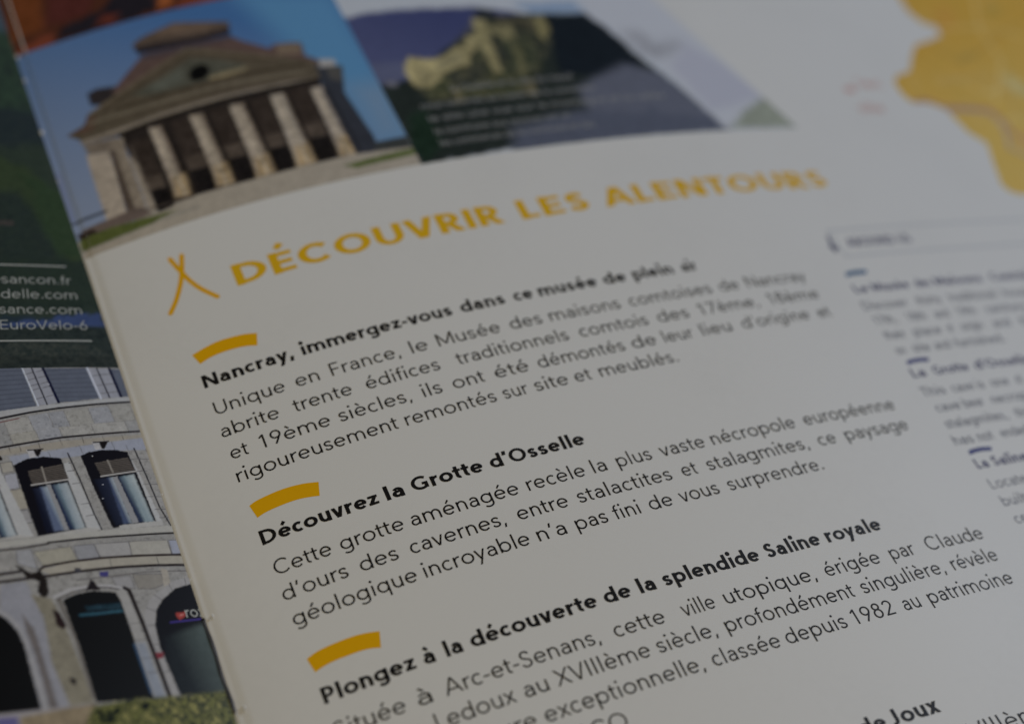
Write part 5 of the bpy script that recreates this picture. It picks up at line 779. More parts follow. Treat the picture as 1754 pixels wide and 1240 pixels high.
def mesh_obj(name, verts, faces, mat, parent=None, label=None, smooth=False):
    me = bpy.data.meshes.new(name)
    me.from_pydata([tuple(map(float, v)) for v in verts], [], faces)
    me.materials.append(mat)
    if smooth:
        me.polygons.foreach_set("use_smooth", [True] * len(me.polygons))
    me.update()
    o = bpy.data.objects.new(name, me)
    COL.objects.link(o)
    if parent is not None:
        o.parent = parent
    if label:
        o["label"] = label
    return o


# ------------------------------------------------------------------ a monoline humanist alphabet (em units)
XH, CAP, DES = 0.482, 0.708, -0.215
ADV = dict(a=.519, b=.611, c=.481, d=.611, e=.574, f=.296, g=.611, h=.556, i=.241, j=.241, k=.5, l=.241, m=.889,
           n=.556, o=.611, p=.611, q=.611, r=.352, s=.444, t=.315, u=.556, v=.481, w=.74, x=.481, y=.481, z=.463,
           N=.741, U=.685, M=.87, D=.741, C=.741, O=.833, S=.556, A=.722, F=.519, E=.556, G=.796, P=.574, X=.648,
           V=.648, I=.259, L=.481, J=.5, R=.6, T=.537, B=.6, H=.72)
for _d in "0123456789":
    ADV[_d] = .556
ADV.update({'.': .25, ',': .23, "'": .24, '-': .333, ' ': .278, '/': .38})
BOLD_W = dict(a=1.08, b=1.05, c=1.04, d=1.05, e=1.04, g=1.05, i=1.18, j=1.18, l=1.18, m=1.06, n=1.07, o=1.04, p=1.05, q=1.05,
              r=1.18, s=1.10, t=1.20, u=1.07, v=1.10, x=1.10, y=1.10, z=1.06, f=1.12)
ACC = {'é': ('e', 1), 'è': ('e', -1), 'à': ('a', -1), 'â': ('a', 0), 'É': ('E', 1)}


def advance(ch, w):
    k = min(1.0, max(0.0, (w - .074) / .09))
    return ADV[ch] * (1 + (BOLD_W.get(ch, 1.04) - 1) * k)


def arc(cx, cy, rx, ry, a0, a1, n=None):
    n = n or max(3, int(abs(a1 - a0) / 9))
    t = np.radians(np.linspace(a0, a1, n + 1))
    return [(cx + rx * math.cos(k), cy + ry * math.sin(k)) for k in t]


def spline(p, n=7):
    p = [np.array(q, float) for q in p]
    p = [2 * p[0] - p[1]] + p + [2 * p[-1] - p[-2]]
    out = []
    for i in range(1, len(p) - 2):
        for k in range(n):
            t = k / n
            out.append(tuple(.5 * ((2 * p[i]) + (p[i + 1] - p[i - 1]) * t + (2 * p[i - 1] - 5 * p[i] + 4 * p[i + 1] - p[i + 2]) * t * t
                                   + (3 * p[i] - p[i - 1] - 3 * p[i + 1] + p[i + 2]) * t ** 3)))
    out.append(tuple(p[-2]))
    return out


def glyph(ch, w):
    """-> list of strokes: ('s', points, taper0, taper1) butt-ended, ('h', p, q) cut level, ('d', x, y, r) dot."""
    h = w / 2
    a = advance(ch, w)
    st = .072 - .2 * (w - .074)          # side bearing of stems
    rb = .044 - .2 * (w - .074)         # side bearing of rounds
    X, ov = XH + .24 * max(0.0, min(w, .168) - .074), .009
    S = []
    s = lambda pts, t0=1, t1=1: S.append(('s', pts, t0, t1))
    hz = lambda p, q: S.append(('h', p, q))
    join = .62 if w > .12 else .8
    xl, xr = st + h, a - st - h
    top, bot = X + ov - h, -ov + h
    cyr, ryr = X / 2, X / 2 + ov - h
    if ch == 'o':
        s(arc(a / 2, cyr, a / 2 - rb - h, ryr, 0, 360, 40))
    elif ch == 'c':
        rx = a * .57 - rb - h
        s(arc(rb + h + rx, cyr, rx, ryr, 48, 312))
    elif ch == 'e':
        rx = a / 2 - rb - h
        yb = X * .515
        al = math.degrees(math.asin((yb - cyr) / ryr))
        s([(a / 2 - rx, yb), (a / 2 + rx + h * .6, yb)], .9, .9)
        s(arc(a / 2, cyr, rx, ryr, al, 318))
    elif ch in 'bpdq':
        xs = xl if ch in 'bp' else xr
        y0, y1 = {'b': (0, CAP + .01), 'd': (0, CAP + .01), 'p': (DES, X), 'q': (DES, X)}[ch]
        s([(xs, y0), (xs, y1)])
        if ch in 'bp':
            cx = (xs + a - rb - h) / 2
            s(arc(cx, cyr, cx - xs, ryr, 180, -180, 40))
        else:
            cx = (xs + rb + h) / 2
            s(arc(cx, cyr, xs - cx, ryr, 0, 360, 40))
    elif ch in 'nh':
        s([(xl, 0), (xl, X if ch == 'n' else CAP + .01)])
        cx, rx = (xl + xr) / 2, (xr - xl) / 2
        ry = min(rx * 1.08, X * .5)
        s([(xl, top - ry - .04)] + arc(cx, top - ry, rx, ry, 180, 0) + [(xr, 0)], join, 1)
    elif ch == 'm':
        s([(xl, 0), (xl, X)])
        rx = (xr - xl) / 4
        ry = min(rx * 1.12, X * .5)
        for k in (0, 1):
            x0 = xl + 2 * rx * k
            s([(x0, top - ry - .04)] + arc(x0 + rx, top - ry, rx, ry, 180, 0) + [(x0 + 2 * rx, 0)], join, 1)
    elif ch == 'u':
        s([(xr, 0), (xr, X)])
        cx, rx = (xl + xr) / 2, (xr - xl) / 2
        ry = min(rx * 1.08, X * .5)
        s([(xl, X)] + arc(cx, bot + ry, rx, ry, 180, 360) + [(xr, bot + ry + .04)], 1, join)
    elif ch == 'r':
        s([(xl, 0), (xl, X)])
        rx = .2
        s([(xl, top - .22)] + arc(xl + rx, top - .19, rx, .19, 180, 78), join, 1)
    elif ch == 'i':
        s([(a / 2, 0), (a / 2, X)])
        S.append(('d', a / 2, X + .19, h * 1.22 + .008))
    elif ch == 'j':
        s([(a / 2, X), (a / 2, DES + .1)] + arc(a / 2 - .1, DES + .1, .1, .1 - h * .6, 0, -80))
        S.append(('d', a / 2, X + .19, h * 1.22 + .008))
    elif ch == 'l':
        s([(a / 2, 0), (a / 2, CAP + .01)])
    elif ch == 'k':
        s([(xl, 0), (xl, CAP + .01)])
        hz((xl, X * .45), (a - .09, X))
        hz((xl + .05, X * .52), (a - .06, 0))
    elif ch == 'f':
        x0 = .1 + h
        r = .125
        s([(x0, 0), (x0, CAP + .01 - h - r)] + arc(x0 + r, CAP + .01 - h - r, r, r, 180, 82))
        s([(.015, X - h * .9), (a - .02, X - h * .9)], .9, .9)
    elif ch == 't':
        x0 = .095 + h
        r = .1
        s([(x0, X + .135), (x0, bot + r)] + arc(x0 + r, bot + r, r, r, 180, 285))
        s([(.01, X - h * .9), (a - .02, X - h * .9)], .9, .9)
    elif ch == 'a':
        xr = a - .072 - h
        al = rb + .008 + h
        yb = X * .57
        cx = (al + xr) / 2 - .005
        ryt = X * .3
        s([(xr, 0), (xr, top - ryt)] + arc(cx + .012, top - ryt, xr - cx - .012, ryt, 0, 150))
        b1 = (yb - bot) / 2
        s([(xr, yb)] + arc(cx - .01, bot + b1, cx - .01 - al, b1, 90, 270) + spline([(cx - .01, bot), (cx + (xr - cx) * .6, bot + .035), (xr, bot + .13)], 5)[1:], .85, .8)
    elif ch == 'g':
        xs = xr
        cx = (xs + rb + h) / 2
        s(arc(cx, cyr + .008, xs - cx, ryr - .008, 0, 360, 40))
        yb = DES + h
        r = .15
        s([(xs, X), (xs, yb + r)] + arc(cx + .01, yb + r, xs - cx - .01, r, 0, -142))
    elif ch == 's':
        x0, x1 = .035 + h, a - .04 - h
        W, Y0, Hh = x1 - x0, -ov + h, X + 2 * ov - w
        P = [(.97, .84), (.74, .975), (.46, 1.0), (.17, .93), (.04, .755), (.17, .59), (.5, .505), (.84, .41), (.98, .235), (.83, .06), (.5, 0), (.22, .035), (-.02, .19)]
        s(spline([(x0 + W * p, Y0 + Hh * r) for p, r in P], 5))
    elif ch in 'vV':
        H = X if ch == 'v' else CAP
        hz((.012 + h, H), (a / 2 - h * .12, 0))
        hz((a - .012 - h, H), (a / 2 + h * .12, 0))
    elif ch == 'y':
        hz((.012 + h, X), (a / 2 + h * .1, .0))
        hz((a - .012 - h, X), (a / 2 - .115, DES))
    elif ch == 'w':
        for p, q in (((.02 + h, X), (a * .28, 0)), ((a * .5, X), (a * .28, 0)), ((a * .5, X), (a * .72, 0)), ((a - .02 - h, X), (a * .72, 0))):
            hz(p, q)
    elif ch in 'xX':
        H = X if ch == 'x' else CAP
        hz((.025 + h, H), (a - .018 - h, 0))
        hz((a - .025 - h, H), (.018 + h, 0))
    elif ch in 'z':
        s([(.045, X - h), (a - .035, X - h)], .92, .92)
        s([(.035, h), (a - .03, h)], .92, .92)
        hz((a - .05 - h, X - h), (.05 + h, h))
    elif ch == '.':
        S.append(('d', a / 2, h * 1.15 + .004, h * 1.2 + .008))
    elif ch == ',':
        hz((a / 2 + .025, h * 1.9), (a / 2 - .025, -.115))
    elif ch == "'":
        hz((a / 2 + .03, CAP + .005), (a / 2 - .02, CAP - .2))
    elif ch == '-':
        s([(.045, X * .5), (a - .045, X * .5)])
    elif ch == '/':
        hz((a - .03, CAP), (.03, -.1))
    elif ch == '1':
        s([(.33, 0), (.33, CAP)])
        s([(.33, CAP - h * .7), (.17, CAP - .15)])
    elif ch in '69':
        r = .2 - h * .35
        cy = r + h - ov
        cx = a / 2
        c = arc(cx, cy, r, r, 0, 360, 36)
        tl = [(cx - r * .93, cy + r * .42), (cx + .075, CAP)]
        if ch == '9':
            c = [(a - x, CAP - y) for x, y in c]
            tl = [(a - x, CAP - y) for x, y in tl]
        s(c)
        s(tl)
    elif ch == '8':
        r1, r2 = .158 - h * .3, .192 - h * .3
        ry2 = CAP * .285 - h * .4
        ry1 = (CAP + 2 * ov - 2 * h - 2 * ry2) / 2
        s(arc(a / 2, -ov + h + ry2, r2, ry2, 0, 360, 36))
        s(arc(a / 2, CAP + ov - h - ry1, r1, ry1, 0, 360, 36))
    elif ch == '2':
        r = .185 - h * .3
        yc = CAP + ov - h - r
        s(arc(a / 2 - .01, yc, r, r, 165, -30) + [(.06 + h, h)])
        s([(.055, h), (a - .06, h)], .95, .95)
    elif ch == '7':
        s([(.05, CAP - h), (a - .04, CAP - h)], .95, .95)
        hz((a - .05 - h, CAP - h), (.17, 0))
    elif ch in '03':
        s(arc(a / 2, CAP / 2, a / 2 - .05 - h, CAP / 2 + ov - h, 0, 360, 40))
    elif ch in 'OCGQ':
        rx = a / 2 - .05 - h if ch == 'O' else a * .55 - .05 - h
        cx = .05 + h + rx
        ry = CAP / 2 + ov - h
        if ch == 'O':
            s(arc(cx, CAP / 2, rx, ry, 0, 360, 48))
        elif ch == 'C':
            s(arc(cx, CAP / 2, rx, ry, 42, 318))
        else:
            x1 = a - .08 - h
            s(arc(cx, CAP / 2, rx, ry, 46, 312) + [(x1, .1)], 1, .9)
            s([(x1, .06), (x1, CAP * .5)])
            s([(x1 + h, CAP * .5 - h * .6), (cx + .04, CAP * .5 - h * .6)], .95, .95)
    elif ch == 'D':
        s([(xl, 0), (xl, CAP)])
        x1 = a - .05 - h
        ry = CAP / 2 - h * .9
        cx = x1 - min(.34, x1 - xl - .05)
        s([(xl, h * .9)] + arc(cx, CAP / 2, x1 - cx, ry, -90, 90) + [(xl, CAP - h * .9)], .95, .95)
    elif ch in 'PRB':
        s([(xl, 0), (xl, CAP)])
        y0 = CAP * (.44 if ch == 'P' else .47)
        x1 = a - .05 - h - (.03 if ch != 'P' else 0)
        ry = (CAP - h * .9 - y0) / 2
        s([(xl, y0)] + arc(x1 - ry * 1.05, y0 + ry, ry * 1.05, ry, -90, 90) + [(xl, CAP - h * .9)], .95, .95)
        if ch == 'R':
            hz((xl + (x1 - xl) * .45, y0), (a - .03 - h, 0))
        if ch == 'B':
            ry2 = (y0 - h * .9) / 2
            s([(xl, y0)] + arc(a - .05 - h - ry2, h * .9 + ry2, ry2, ry2, 90, -90) + [(xl, h * .9)], .95, .95)
    elif ch in 'EFL':
        s([(xl, 0), (xl, CAP)])
        x1 = a - .05
        if ch in 'EL':
            s([(xl, h * .93), (x1, h * .93)], .93, .93)
        if ch in 'EF':
            s([(xl, CAP - h * .93), (x1, CAP - h * .93)], .93, .93)
            s([(xl, CAP * .5), (x1 - .03, CAP * .5)], .93, .93)
    elif ch == 'I':
        s([(a / 2, 0), (a / 2, CAP)])
    elif ch == 'J':
        r = .155
        x1 = a - .09 - h
        s([(x1, CAP), (x1, bot + r)] + arc(x1 - r, bot + r, r, r, 0, -115))
    elif ch == 'N':
        s([(xl, 0), (xl, CAP)])
        s([(xr, 0), (xr, CAP)])
        hz((xl + h * .1, CAP), (xr - h * .1, 0))
    elif ch == 'M':
        s([(xl, 0), (xl, CAP)])
        s([(xr, 0), (xr, CAP)])
        hz((xl + h * .1, CAP), (a / 2, .08))
        hz((xr - h * .1, CAP), (a / 2, .08))
    elif ch == 'H':
        s([(xl, 0), (xl, CAP)])
        s([(xr, 0), (xr, CAP)])
        s([(xl, CAP / 2), (xr, CAP / 2)], .95, .95)
    elif ch == 'U':
        r = (xr - xl) / 2
        ry = min(r, .26)
        s([(xl, CAP)] + arc((xl + xr) / 2, bot + ry, r, ry, 180, 360) + [(xr, CAP)])
    elif ch == 'A':
        hz((a / 2 - h * .1, CAP), (.012 + h, 0))
        hz((a / 2 + h * .1, CAP), (a - .012 - h, 0))
        s([(a * .23, CAP * .3), (a * .77, CAP * .3)], .9, .9)
    elif ch == 'T':
        s([(a / 2, 0), (a / 2, CAP)])
        s([(.02, CAP - h * .93), (a - .02, CAP - h * .93)], .93, .93)
    elif ch == 'S':
        x0, x1 = .05 + h, a - .05 - h
        W, Y0, Hh = x1 - x0, -ov + h, CAP + 2 * ov - w
        P = [(.95, .84), (.74, .965), (.5, 1.0), (.2, .94), (.06, .77), (.18, .61), (.5, .515), (.84, .41), (.98, .235), (.83, .065), (.5, 0), (.2, .04), (-.02, .18)]
        s(spline([(x0 + W * p, Y0 + Hh * r) for p, r in P], 5))
    return S


def char_strokes(c, w):
    if c in ACC:
        base, kind = ACC[c]
        S = glyph(base, w)
        a = advance(base, w)
        y = (CAP if base.isupper() else XH) + .075 + (w - .074) * .3
        if kind:
            p, q = (a / 2 - .03 * kind, y), (a / 2 + .10 * kind, y + .15)
            S.append(('s', [p, q], .85, 1.05))
        else:
            S.append(('s', [(a / 2 - .1, y), (a / 2, y + .12), (a / 2 + .1, y)], .8, .8))
        return S, a
    if c == ' ':
        return [], ADV[' ']
    return glyph(c, w), advance(c, w)


def word_shapes(word, w):
    """outline pieces (lists of polygons as quad strips / fans) and the ink extents of a word, em units."""
    x = 0.0
    pieces = []
    bold = max(0.0, w - .074)
    for c in word:
        S, a = char_strokes(c, w)
        for st in S:
            if st[0] == 'd':
                _, cx, cy, r = st
                pieces.append(('f', [(x + cx + r * math.cos(t), cy + r * math.sin(t)) for t in np.linspace(0, 2 * math.pi, 17)[:-1]]))
            elif st[0] == 'h':
                p, q = np.array(st[1]), np.array(st[2])
                d = q - p
                hw = w / 2 * math.hypot(*d) / abs(d[1]) * (1 - .1 * abs(d[0]) / math.hypot(*d))
                L_, R_ = [], []
                for t in np.linspace(0, 1, 5):
                    m = p + d * t
                    L_.append((x + m[0] - hw, m[1]))
                    R_.append((x + m[0] + hw, m[1]))
                pieces.append(('q', L_, R_))
            else:
                _, pts, t0, t1 = st
                P = np.array(pts, float)
                if len(P) == 2:
                    P = np.array([P[0] + (P[1] - P[0]) * t for t in np.linspace(0, 1, 5)])
                closed = np.hypot(*(P[0] - P[-1])) < 1e-6
                T = np.gradient(P, axis=0)
                if closed:
                    T[0] = T[-1] = P[1] - P[-2]
                T /= np.maximum(1e-9, np.hypot(T[:, 0], T[:, 1]))[:, None]
                ln = np.concatenate([[0], np.cumsum(np.hypot(*np.diff(P, axis=0).T))])
                k0 = np.clip(ln / (.16 + .4 * bold), 0, 1)
                k1 = np.clip((ln[-1] - ln) / (.16 + .4 * bold), 0, 1)
                ww = w / 2 * (t0 + (1 - t0) * k0) * (t1 + (1 - t1) * k1)
                ww = ww * (1 - (.07 + 1.9 * bold) * np.abs(T[:, 0]) ** 2)
                N = np.stack([-T[:, 1], T[:, 0]], 1) * ww[:, None]
                A, B = P + N, P - N
                pieces.append(('q', [(x + p[0], p[1]) for p in A], [(x + p[0], p[1]) for p in B]))
        x += a + (.0 if w > .12 else .002)
    xs = [p[0] for pc in pieces for lst in pc[1:] for p in lst]
    return pieces, min(xs), max(xs), x


class Ink:
    """collects printed shapes in page space and links them as one mesh"""

    def __init__(s, side):
        s.pg, s.v, s.f, s.k = SIDE[side], [], [], 0

    def strip(s, A, B):
        off = 0.016 + 0.0015 * (s.k % 9)
        s.k += 1
        A, B = np.array(A), np.array(B)
        a, b = s.pg.at(A[:, 0], A[:, 1], off), s.pg.at(B[:, 0], B[:, 1], off)
        n0 = len(s.v)
        for p, q in zip(a, b):
            s.v += [p, q]
        for i in range(len(a) - 1):
            k = n0 + 2 * i
            s.f.append((k, k + 1, k + 3, k + 2))

    def fan(s, P):
        off = 0.016 + 0.0015 * (s.k % 9)
        s.k += 1
        P = np.array(P)
        n0 = len(s.v)
        s.v += list(s.pg.at(P[:, 0], P[:, 1], off))
        s.f.append(tuple(range(n0, n0 + len(P))))

    def build(s, name, ink, parent, label=None):
        return mesh_obj(name, s.v, s.f, INK[ink], parent, label)


def text_line(kind, side, v0, em, w, ink, shear, words, parent):
    ik = Ink(side)
    prev = None
    for word, u0, u1 in words:
        pieces, x0, x1, adv = word_shapes(word, w)
        sx = em
        if u0 is not None and u1 is not None:
            sx = (u1 - u0) / (x1 - x0)
        elif u0 is None and u1 is not None:
            u0 = u1 - (x1 - x0) * sx
        elif u0 is None:
            u0 = prev + em * .3
        prev = u0 + (x1 - x0) * sx
        mp = lambda P: [(u0 + (p[0] - x0 + shear * -p[1]) * sx, v0 + p[1] * em) for p in P]
        for pc in pieces:
            if pc[0] == 'f':
                ik.fan(mp(pc[1]))
            else:
                ik.strip(mp(pc[1]), mp(pc[2]))
    return ik.build(kind, ink, parent)


# ------------------------------------------------------------------ printed pictures: ink colour on a fine grid


def vnoise(u, v, size, seed=0):
    def h(i, j):
        n = (i * 374761393 + j * 668265263 + seed * 974711) & 0xffffffff
        n = ((n ^ (n >> 13)) * 1274126177) & 0xffffffff
        return ((n ^ (n >> 16)) & 0xffff) / 65535.0
    x, y = u / size, v / size
    i, j = np.floor(x).astype(np.int64), np.floor(y).astype(np.int64)
    fx, fy = x - i, y - j
    fx, fy = fx * fx * (3 - 2 * fx), fy * fy * (3 - 2 * fy)
    return (h(i, j) * (1 - fx) + h(i + 1, j) * fx) * (1 - fy) + (h(i, j + 1) * (1 - fx) + h(i + 1, j + 1) * fx) * fy


def seg_dist(u, v, a, b):
    d = (b[0] - a[0], b[1] - a[1])
    L2 = d[0] ** 2 + d[1] ** 2 + 1e-12
    t = np.clip(((u - a[0]) * d[0] + (v - a[1]) * d[1]) / L2, 0, 1)
    return np.hypot(u - a[0] - t * d[0], v - a[1] - t * d[1])


def poly_sd(u, v, P):
    ins = np.zeros(u.shape, bool)
    dist = np.full(u.shape, 1e9)
    for a, b in zip(P, P[1:] + P[:1]):
        dist = np.minimum(dist, seg_dist(u, v, a, b))
        if a[1] != b[1]:
            c = ((a[1] > v) != (b[1] > v)) & (u < (b[0] - a[0]) * (v - a[1]) / (b[1] - a[1]) + a[0])
            ins ^= c
    return np.where(ins, dist, -dist)


def sstep(x, s):
    t = np.clip(x / (2 * s) + .5, 0, 1)
    return t * t * (3 - 2 * t)


def picture(name, d, parent, label):
    pg = SIDE[d['side']]
    st = d['step']
    poly = [tuple(p) for p in d['poly']]
    us, vs = [p[0] for p in poly], [p[1] for p in poly]
    umin, umax = max(min(us), pg.u[0] + .02), min(max(us), pg.u[-1])
    gu, gv = np.arange(umin - st * .5, umax + st, st), np.arange(min(vs) - st * .5, max(vs) + st, st)
    if d['fine'] is not None:        # coarser cells away from the fold
        gu = np.concatenate([np.arange(umin - .3, d['fine'], .6), gu[gu > d['fine']]])
    gu = np.clip(gu, pg.u[0] + .01, pg.u[-1] - .01)
    U, V = np.meshgrid(gu, gv)
    C = np.zeros(U.shape + (3,)) + lin(d['base'])
    for op in d['ops']:
        P = [tuple(p) for p in op[1]]
        if op[0] == 'p':
            soft, pad = max(op[3], st * .45), max(op[3], st) * 1.2
        elif op[0] == 'l':
            soft, pad = max(op[4], st * .45), op[3] + max(op[4], st) * 1.2
        else:
            soft, pad = max(op[4], st * .45), op[4] * 1.2
        j0, j1 = np.searchsorted(gu, min(p[0] for p in P) - pad), np.searchsorted(gu, max(p[0] for p in P) + pad)
        i0, i1 = np.searchsorted(gv, min(p[1] for p in P) - pad), np.searchsorted(gv, max(p[1] for p in P) + pad)
        if i1 <= i0 or j1 <= j0:
            continue
        u, v, c = U[i0:i1, j0:j1], V[i0:i1, j0:j1], C[i0:i1, j0:j1]
        if op[0] == 'l':
            dist = np.full(u.shape, 1e9)
            for a, b in zip(P[:-1], P[1:]):
                dist = np.minimum(dist, seg_dist(u, v, a, b))
            al = sstep(op[3] - dist, soft)
            col, n = np.zeros(u.shape + (3,)) + lin(op[2]), op[5]
        elif op[0] == 'p':
            sd = poly_sd(u, v, P)
            if d['wob']:
                k = d['wob']
                sd = sd + k * (vnoise(u, v, 1.3 * k + .15, 7) + .6 * vnoise(u, v, .5 * k + .1, 8) - .8)
            al = sstep(sd, soft)
            col, n = np.zeros(u.shape + (3,)) + lin(op[2]), op[4]
            if len(op) > 5:
                a, b = op[6]
                dd = (b[0] - a[0], b[1] - a[1])
                t = np.clip(((u - a[0]) * dd[0] + (v - a[1]) * dd[1]) / (dd[0] ** 2 + dd[1] ** 2), 0, 1)[..., None]
                col = col * (1 - t) + lin(op[5]) * t
        else:
            al = sstep(poly_sd(u, v, P), soft) * op[5]
            t = .6 * vnoise(u, v, op[3], 3) + .4 * vnoise(u + 9.1, v, op[3] * .42, 5)
            t = np.clip((t - .2) / .6, 0, .999) * (len(op[2]) - 1)
            k = np.floor(t).astype(int)
            cs = np.array([lin(x) for x in op[2]])
            col = cs[k] + (cs[np.minimum(k + 1, len(cs) - 1)] - cs[k]) * (t - k)[..., None]
            n = .1
        if n:
            nz = .5 * vnoise(u, v, .55, 1) + .3 * vnoise(u, v, .24, 2) + .2 * vnoise(u, v, 1.7, 4) - .5
            col = col * (1 + 2.6 * n * nz)[..., None]
        C[i0:i1, j0:j1] = c * (1 - al[..., None]) + col * al[..., None]
    lum = (C @ np.array((.2126, .7152, .0722)))[..., None]
    C = lum + (C - lum) * .88
    alb = np.clip((C - PRINT_LIFT) / np.array(d['paper']) * PAPER, .004, .95)
    # keep the cells inside the outline; pull the rim vertices onto it
    sd = poly_sd(U, V, poly)
    inside = sd > 0
    cell = inside[:-1, :-1] | inside[1:, :-1] | inside[:-1, 1:] | inside[1:, 1:]
    U2, V2 = U.copy(), V.copy()
    best = np.full(U.shape, 1e9)
    for a, b in zip(poly, poly[1:] + poly[:1]):
        dd = (b[0] - a[0], b[1] - a[1])
        t = np.clip(((U - a[0]) * dd[0] + (V - a[1]) * dd[1]) / (dd[0] ** 2 + dd[1] ** 2), 0, 1)
        pu, pv = a[0] + t * dd[0], a[1] + t * dd[1]
        ds = np.hypot(U - pu, V - pv)
        m = (ds < best) & ~inside
        U2[m], V2[m] = pu[m], pv[m]
        best = np.minimum(best, ds)
    ny, nx = U.shape
    idx = np.arange(ny * nx).reshape(ny, nx)
    q = np.stack([idx[:-1, :-1], idx[:-1, 1:], idx[1:, 1:], idx[1:, :-1]], -1)[cell]
    used = np.unique(q)
    remap = np.full(ny * nx, -1)
    remap[used] = np.arange(len(used))
    co = pg.at(U2.ravel()[used], V2.ravel()[used], 0.008)
    o = mesh_obj(name, co, [tuple(map(int, f)) for f in remap[q]], M_PRINT, parent, label, smooth=True)
    at = o.data.color_attributes.new("ink", 'FLOAT_COLOR', 'POINT')
    rgba = np.ones((len(used), 4))
    rgba[:, :3] = alb.reshape(-1, 3)[used]
    at.data.foreach_set("color", rgba.ravel())
    return o


PRINT_LIFT = 0.004

# ------------------------------------------------------------------ the setting: the table top underneath
V0, V1 = -128.0, 112.0                     # foot and head of the pages
zlow = min(SIDE['R'].z.min(), SIDE['L'].z.min()) - 3.2
m_table, _b = principled("table_wood", 0.5, 0.4)
_nt = m_table.node_tree
_tc = _nt.nodes.new("ShaderNodeTexCoord")
_mp = _nt.nodes.new("ShaderNodeMapping")
_mp.inputs["Scale"].default_value = (4, 40, 4)
_nz = _nt.nodes.new("ShaderNodeTexNoise")
_nz.inputs["Scale"].default_value = 3.0
_nz.inputs["Detail"].default_value = 6.0
_rp = _nt.nodes.new("ShaderNodeValToRGB")
_rp.color_ramp.elements[0].color = (0.12, 0.07, 0.04, 1)
_rp.color_ramp.elements[1].color = (0.28, 0.17, 0.09, 1)
_nt.links.new(_tc.outputs["Object"], _mp.inputs[0])
_nt.links.new(_mp.outputs[0], _nz.inputs["Vector"])
_nt.links.new(_nz.outputs["Fac"], _rp.inputs[0])
_nt.links.new(_rp.outputs[0], _b.inputs["Base Color"])
zt = zlow * MM
table = mesh_obj("table", [(x, y, z) for z in (zt - .03, zt) for x, y in ((-.7, -.5), (.8, -.5), (.8, .6), (-.7, .6))],
                 [(3, 2, 1, 0), (4, 5, 6, 7), (0, 1, 5, 4), (1, 2, 6, 5), (2, 3, 7, 6), (3, 0, 4, 7)], m_table)
table["kind"] = "structure"

# ------------------------------------------------------------------ the magazine
mag = thing("magazine", "open stapled travel magazine lying flat, photographs and French text on curved glossy pages", "magazine",
            (SIDE['R'].x[0] * MM, 0, zt))


def adopt(o):
    """parent to the magazine without moving"""
    o.parent = mag
    o.matrix_parent_inverse = Matrix.Translation(-mag.location)
    return o


def sheet(name, side, u0, u1, off0, off1, v0, v1, du=0.5, label=None):
    pg = SIDE[side]
    us = np.unique(np.concatenate([np.arange(u0, u1, du), pg.u[(pg.u > u0) & (pg.u < u0 + 4)] if side == 'R' else [], [u1]]))
    if side == 'L':
        us = np.unique(np.concatenate([us, np.linspace(u1 - 2, u1, 12)]))
    vs = np.linspace(v0, v1, 13)
    nu, nv = len(us), len(vs)
    verts, faces = [], []
    for off in (off1, off0):
        for v in vs:
            verts += list(pg.at(us, np.full(nu, v), off))
    N = nu * nv
    for j in range(nv - 1):
        for i in range(nu - 1):
            k = j * nu + i
            faces.append((k, k + 1, k + nu + 1, k + nu))
            faces.append((N + k + nu, N + k + nu + 1, N + k + 1, N + k))
    for j in range(nv - 1):
        for i in (0, nu - 1):
            k = j * nu + i
            faces.append((k, k + nu, N + k + nu, N + k) if i == 0 else (k + nu, k, N + k, N + k + nu))
    for i in range(nu - 1):
        for j in (0, nv - 1):
            k = j * nu + i
            faces.append((k + 1, k, N + k, N + k + 1) if j == 0 else (k, k + 1, N + k + 1, N + k))
    return adopt(mesh_obj(name, verts, faces, M_PAPER, None, label, smooth=False))


R_, L_ = SIDE['R'], SIDE['L']
page_r = sheet("page", 'R', R_.u[0], 196.0, -0.09, 0.0, V0, V1, label="white page of French text with three printed photographs across its head")
page_l = sheet("page", 'L', -196.0, L_.u[-1], -0.09, 0.0, V0, V1, label="dark page printed edge to edge with a wooded hillside and a stone facade")
for k in range(3):
    sheet("leaf", 'R', -6.5 + k * .6, 195.6 - .3 * k, -0.14 - .35 * (k + 1), -0.14 - .35 * k - .05, V0, V1, 1.0)
    sheet("leaf", 'L', -195.6 + .3 * k, -2.0 - k * .6, -0.14 - .35 * (k + 1), -0.14 - .35 * k - .05, V0, V1, 1.0)
for p in (page_r, page_l):
    for f in p.data.polygons:
        f.use_smooth = abs(f.normal.y) < .5
PG = {'R': page_r, 'L': page_l}

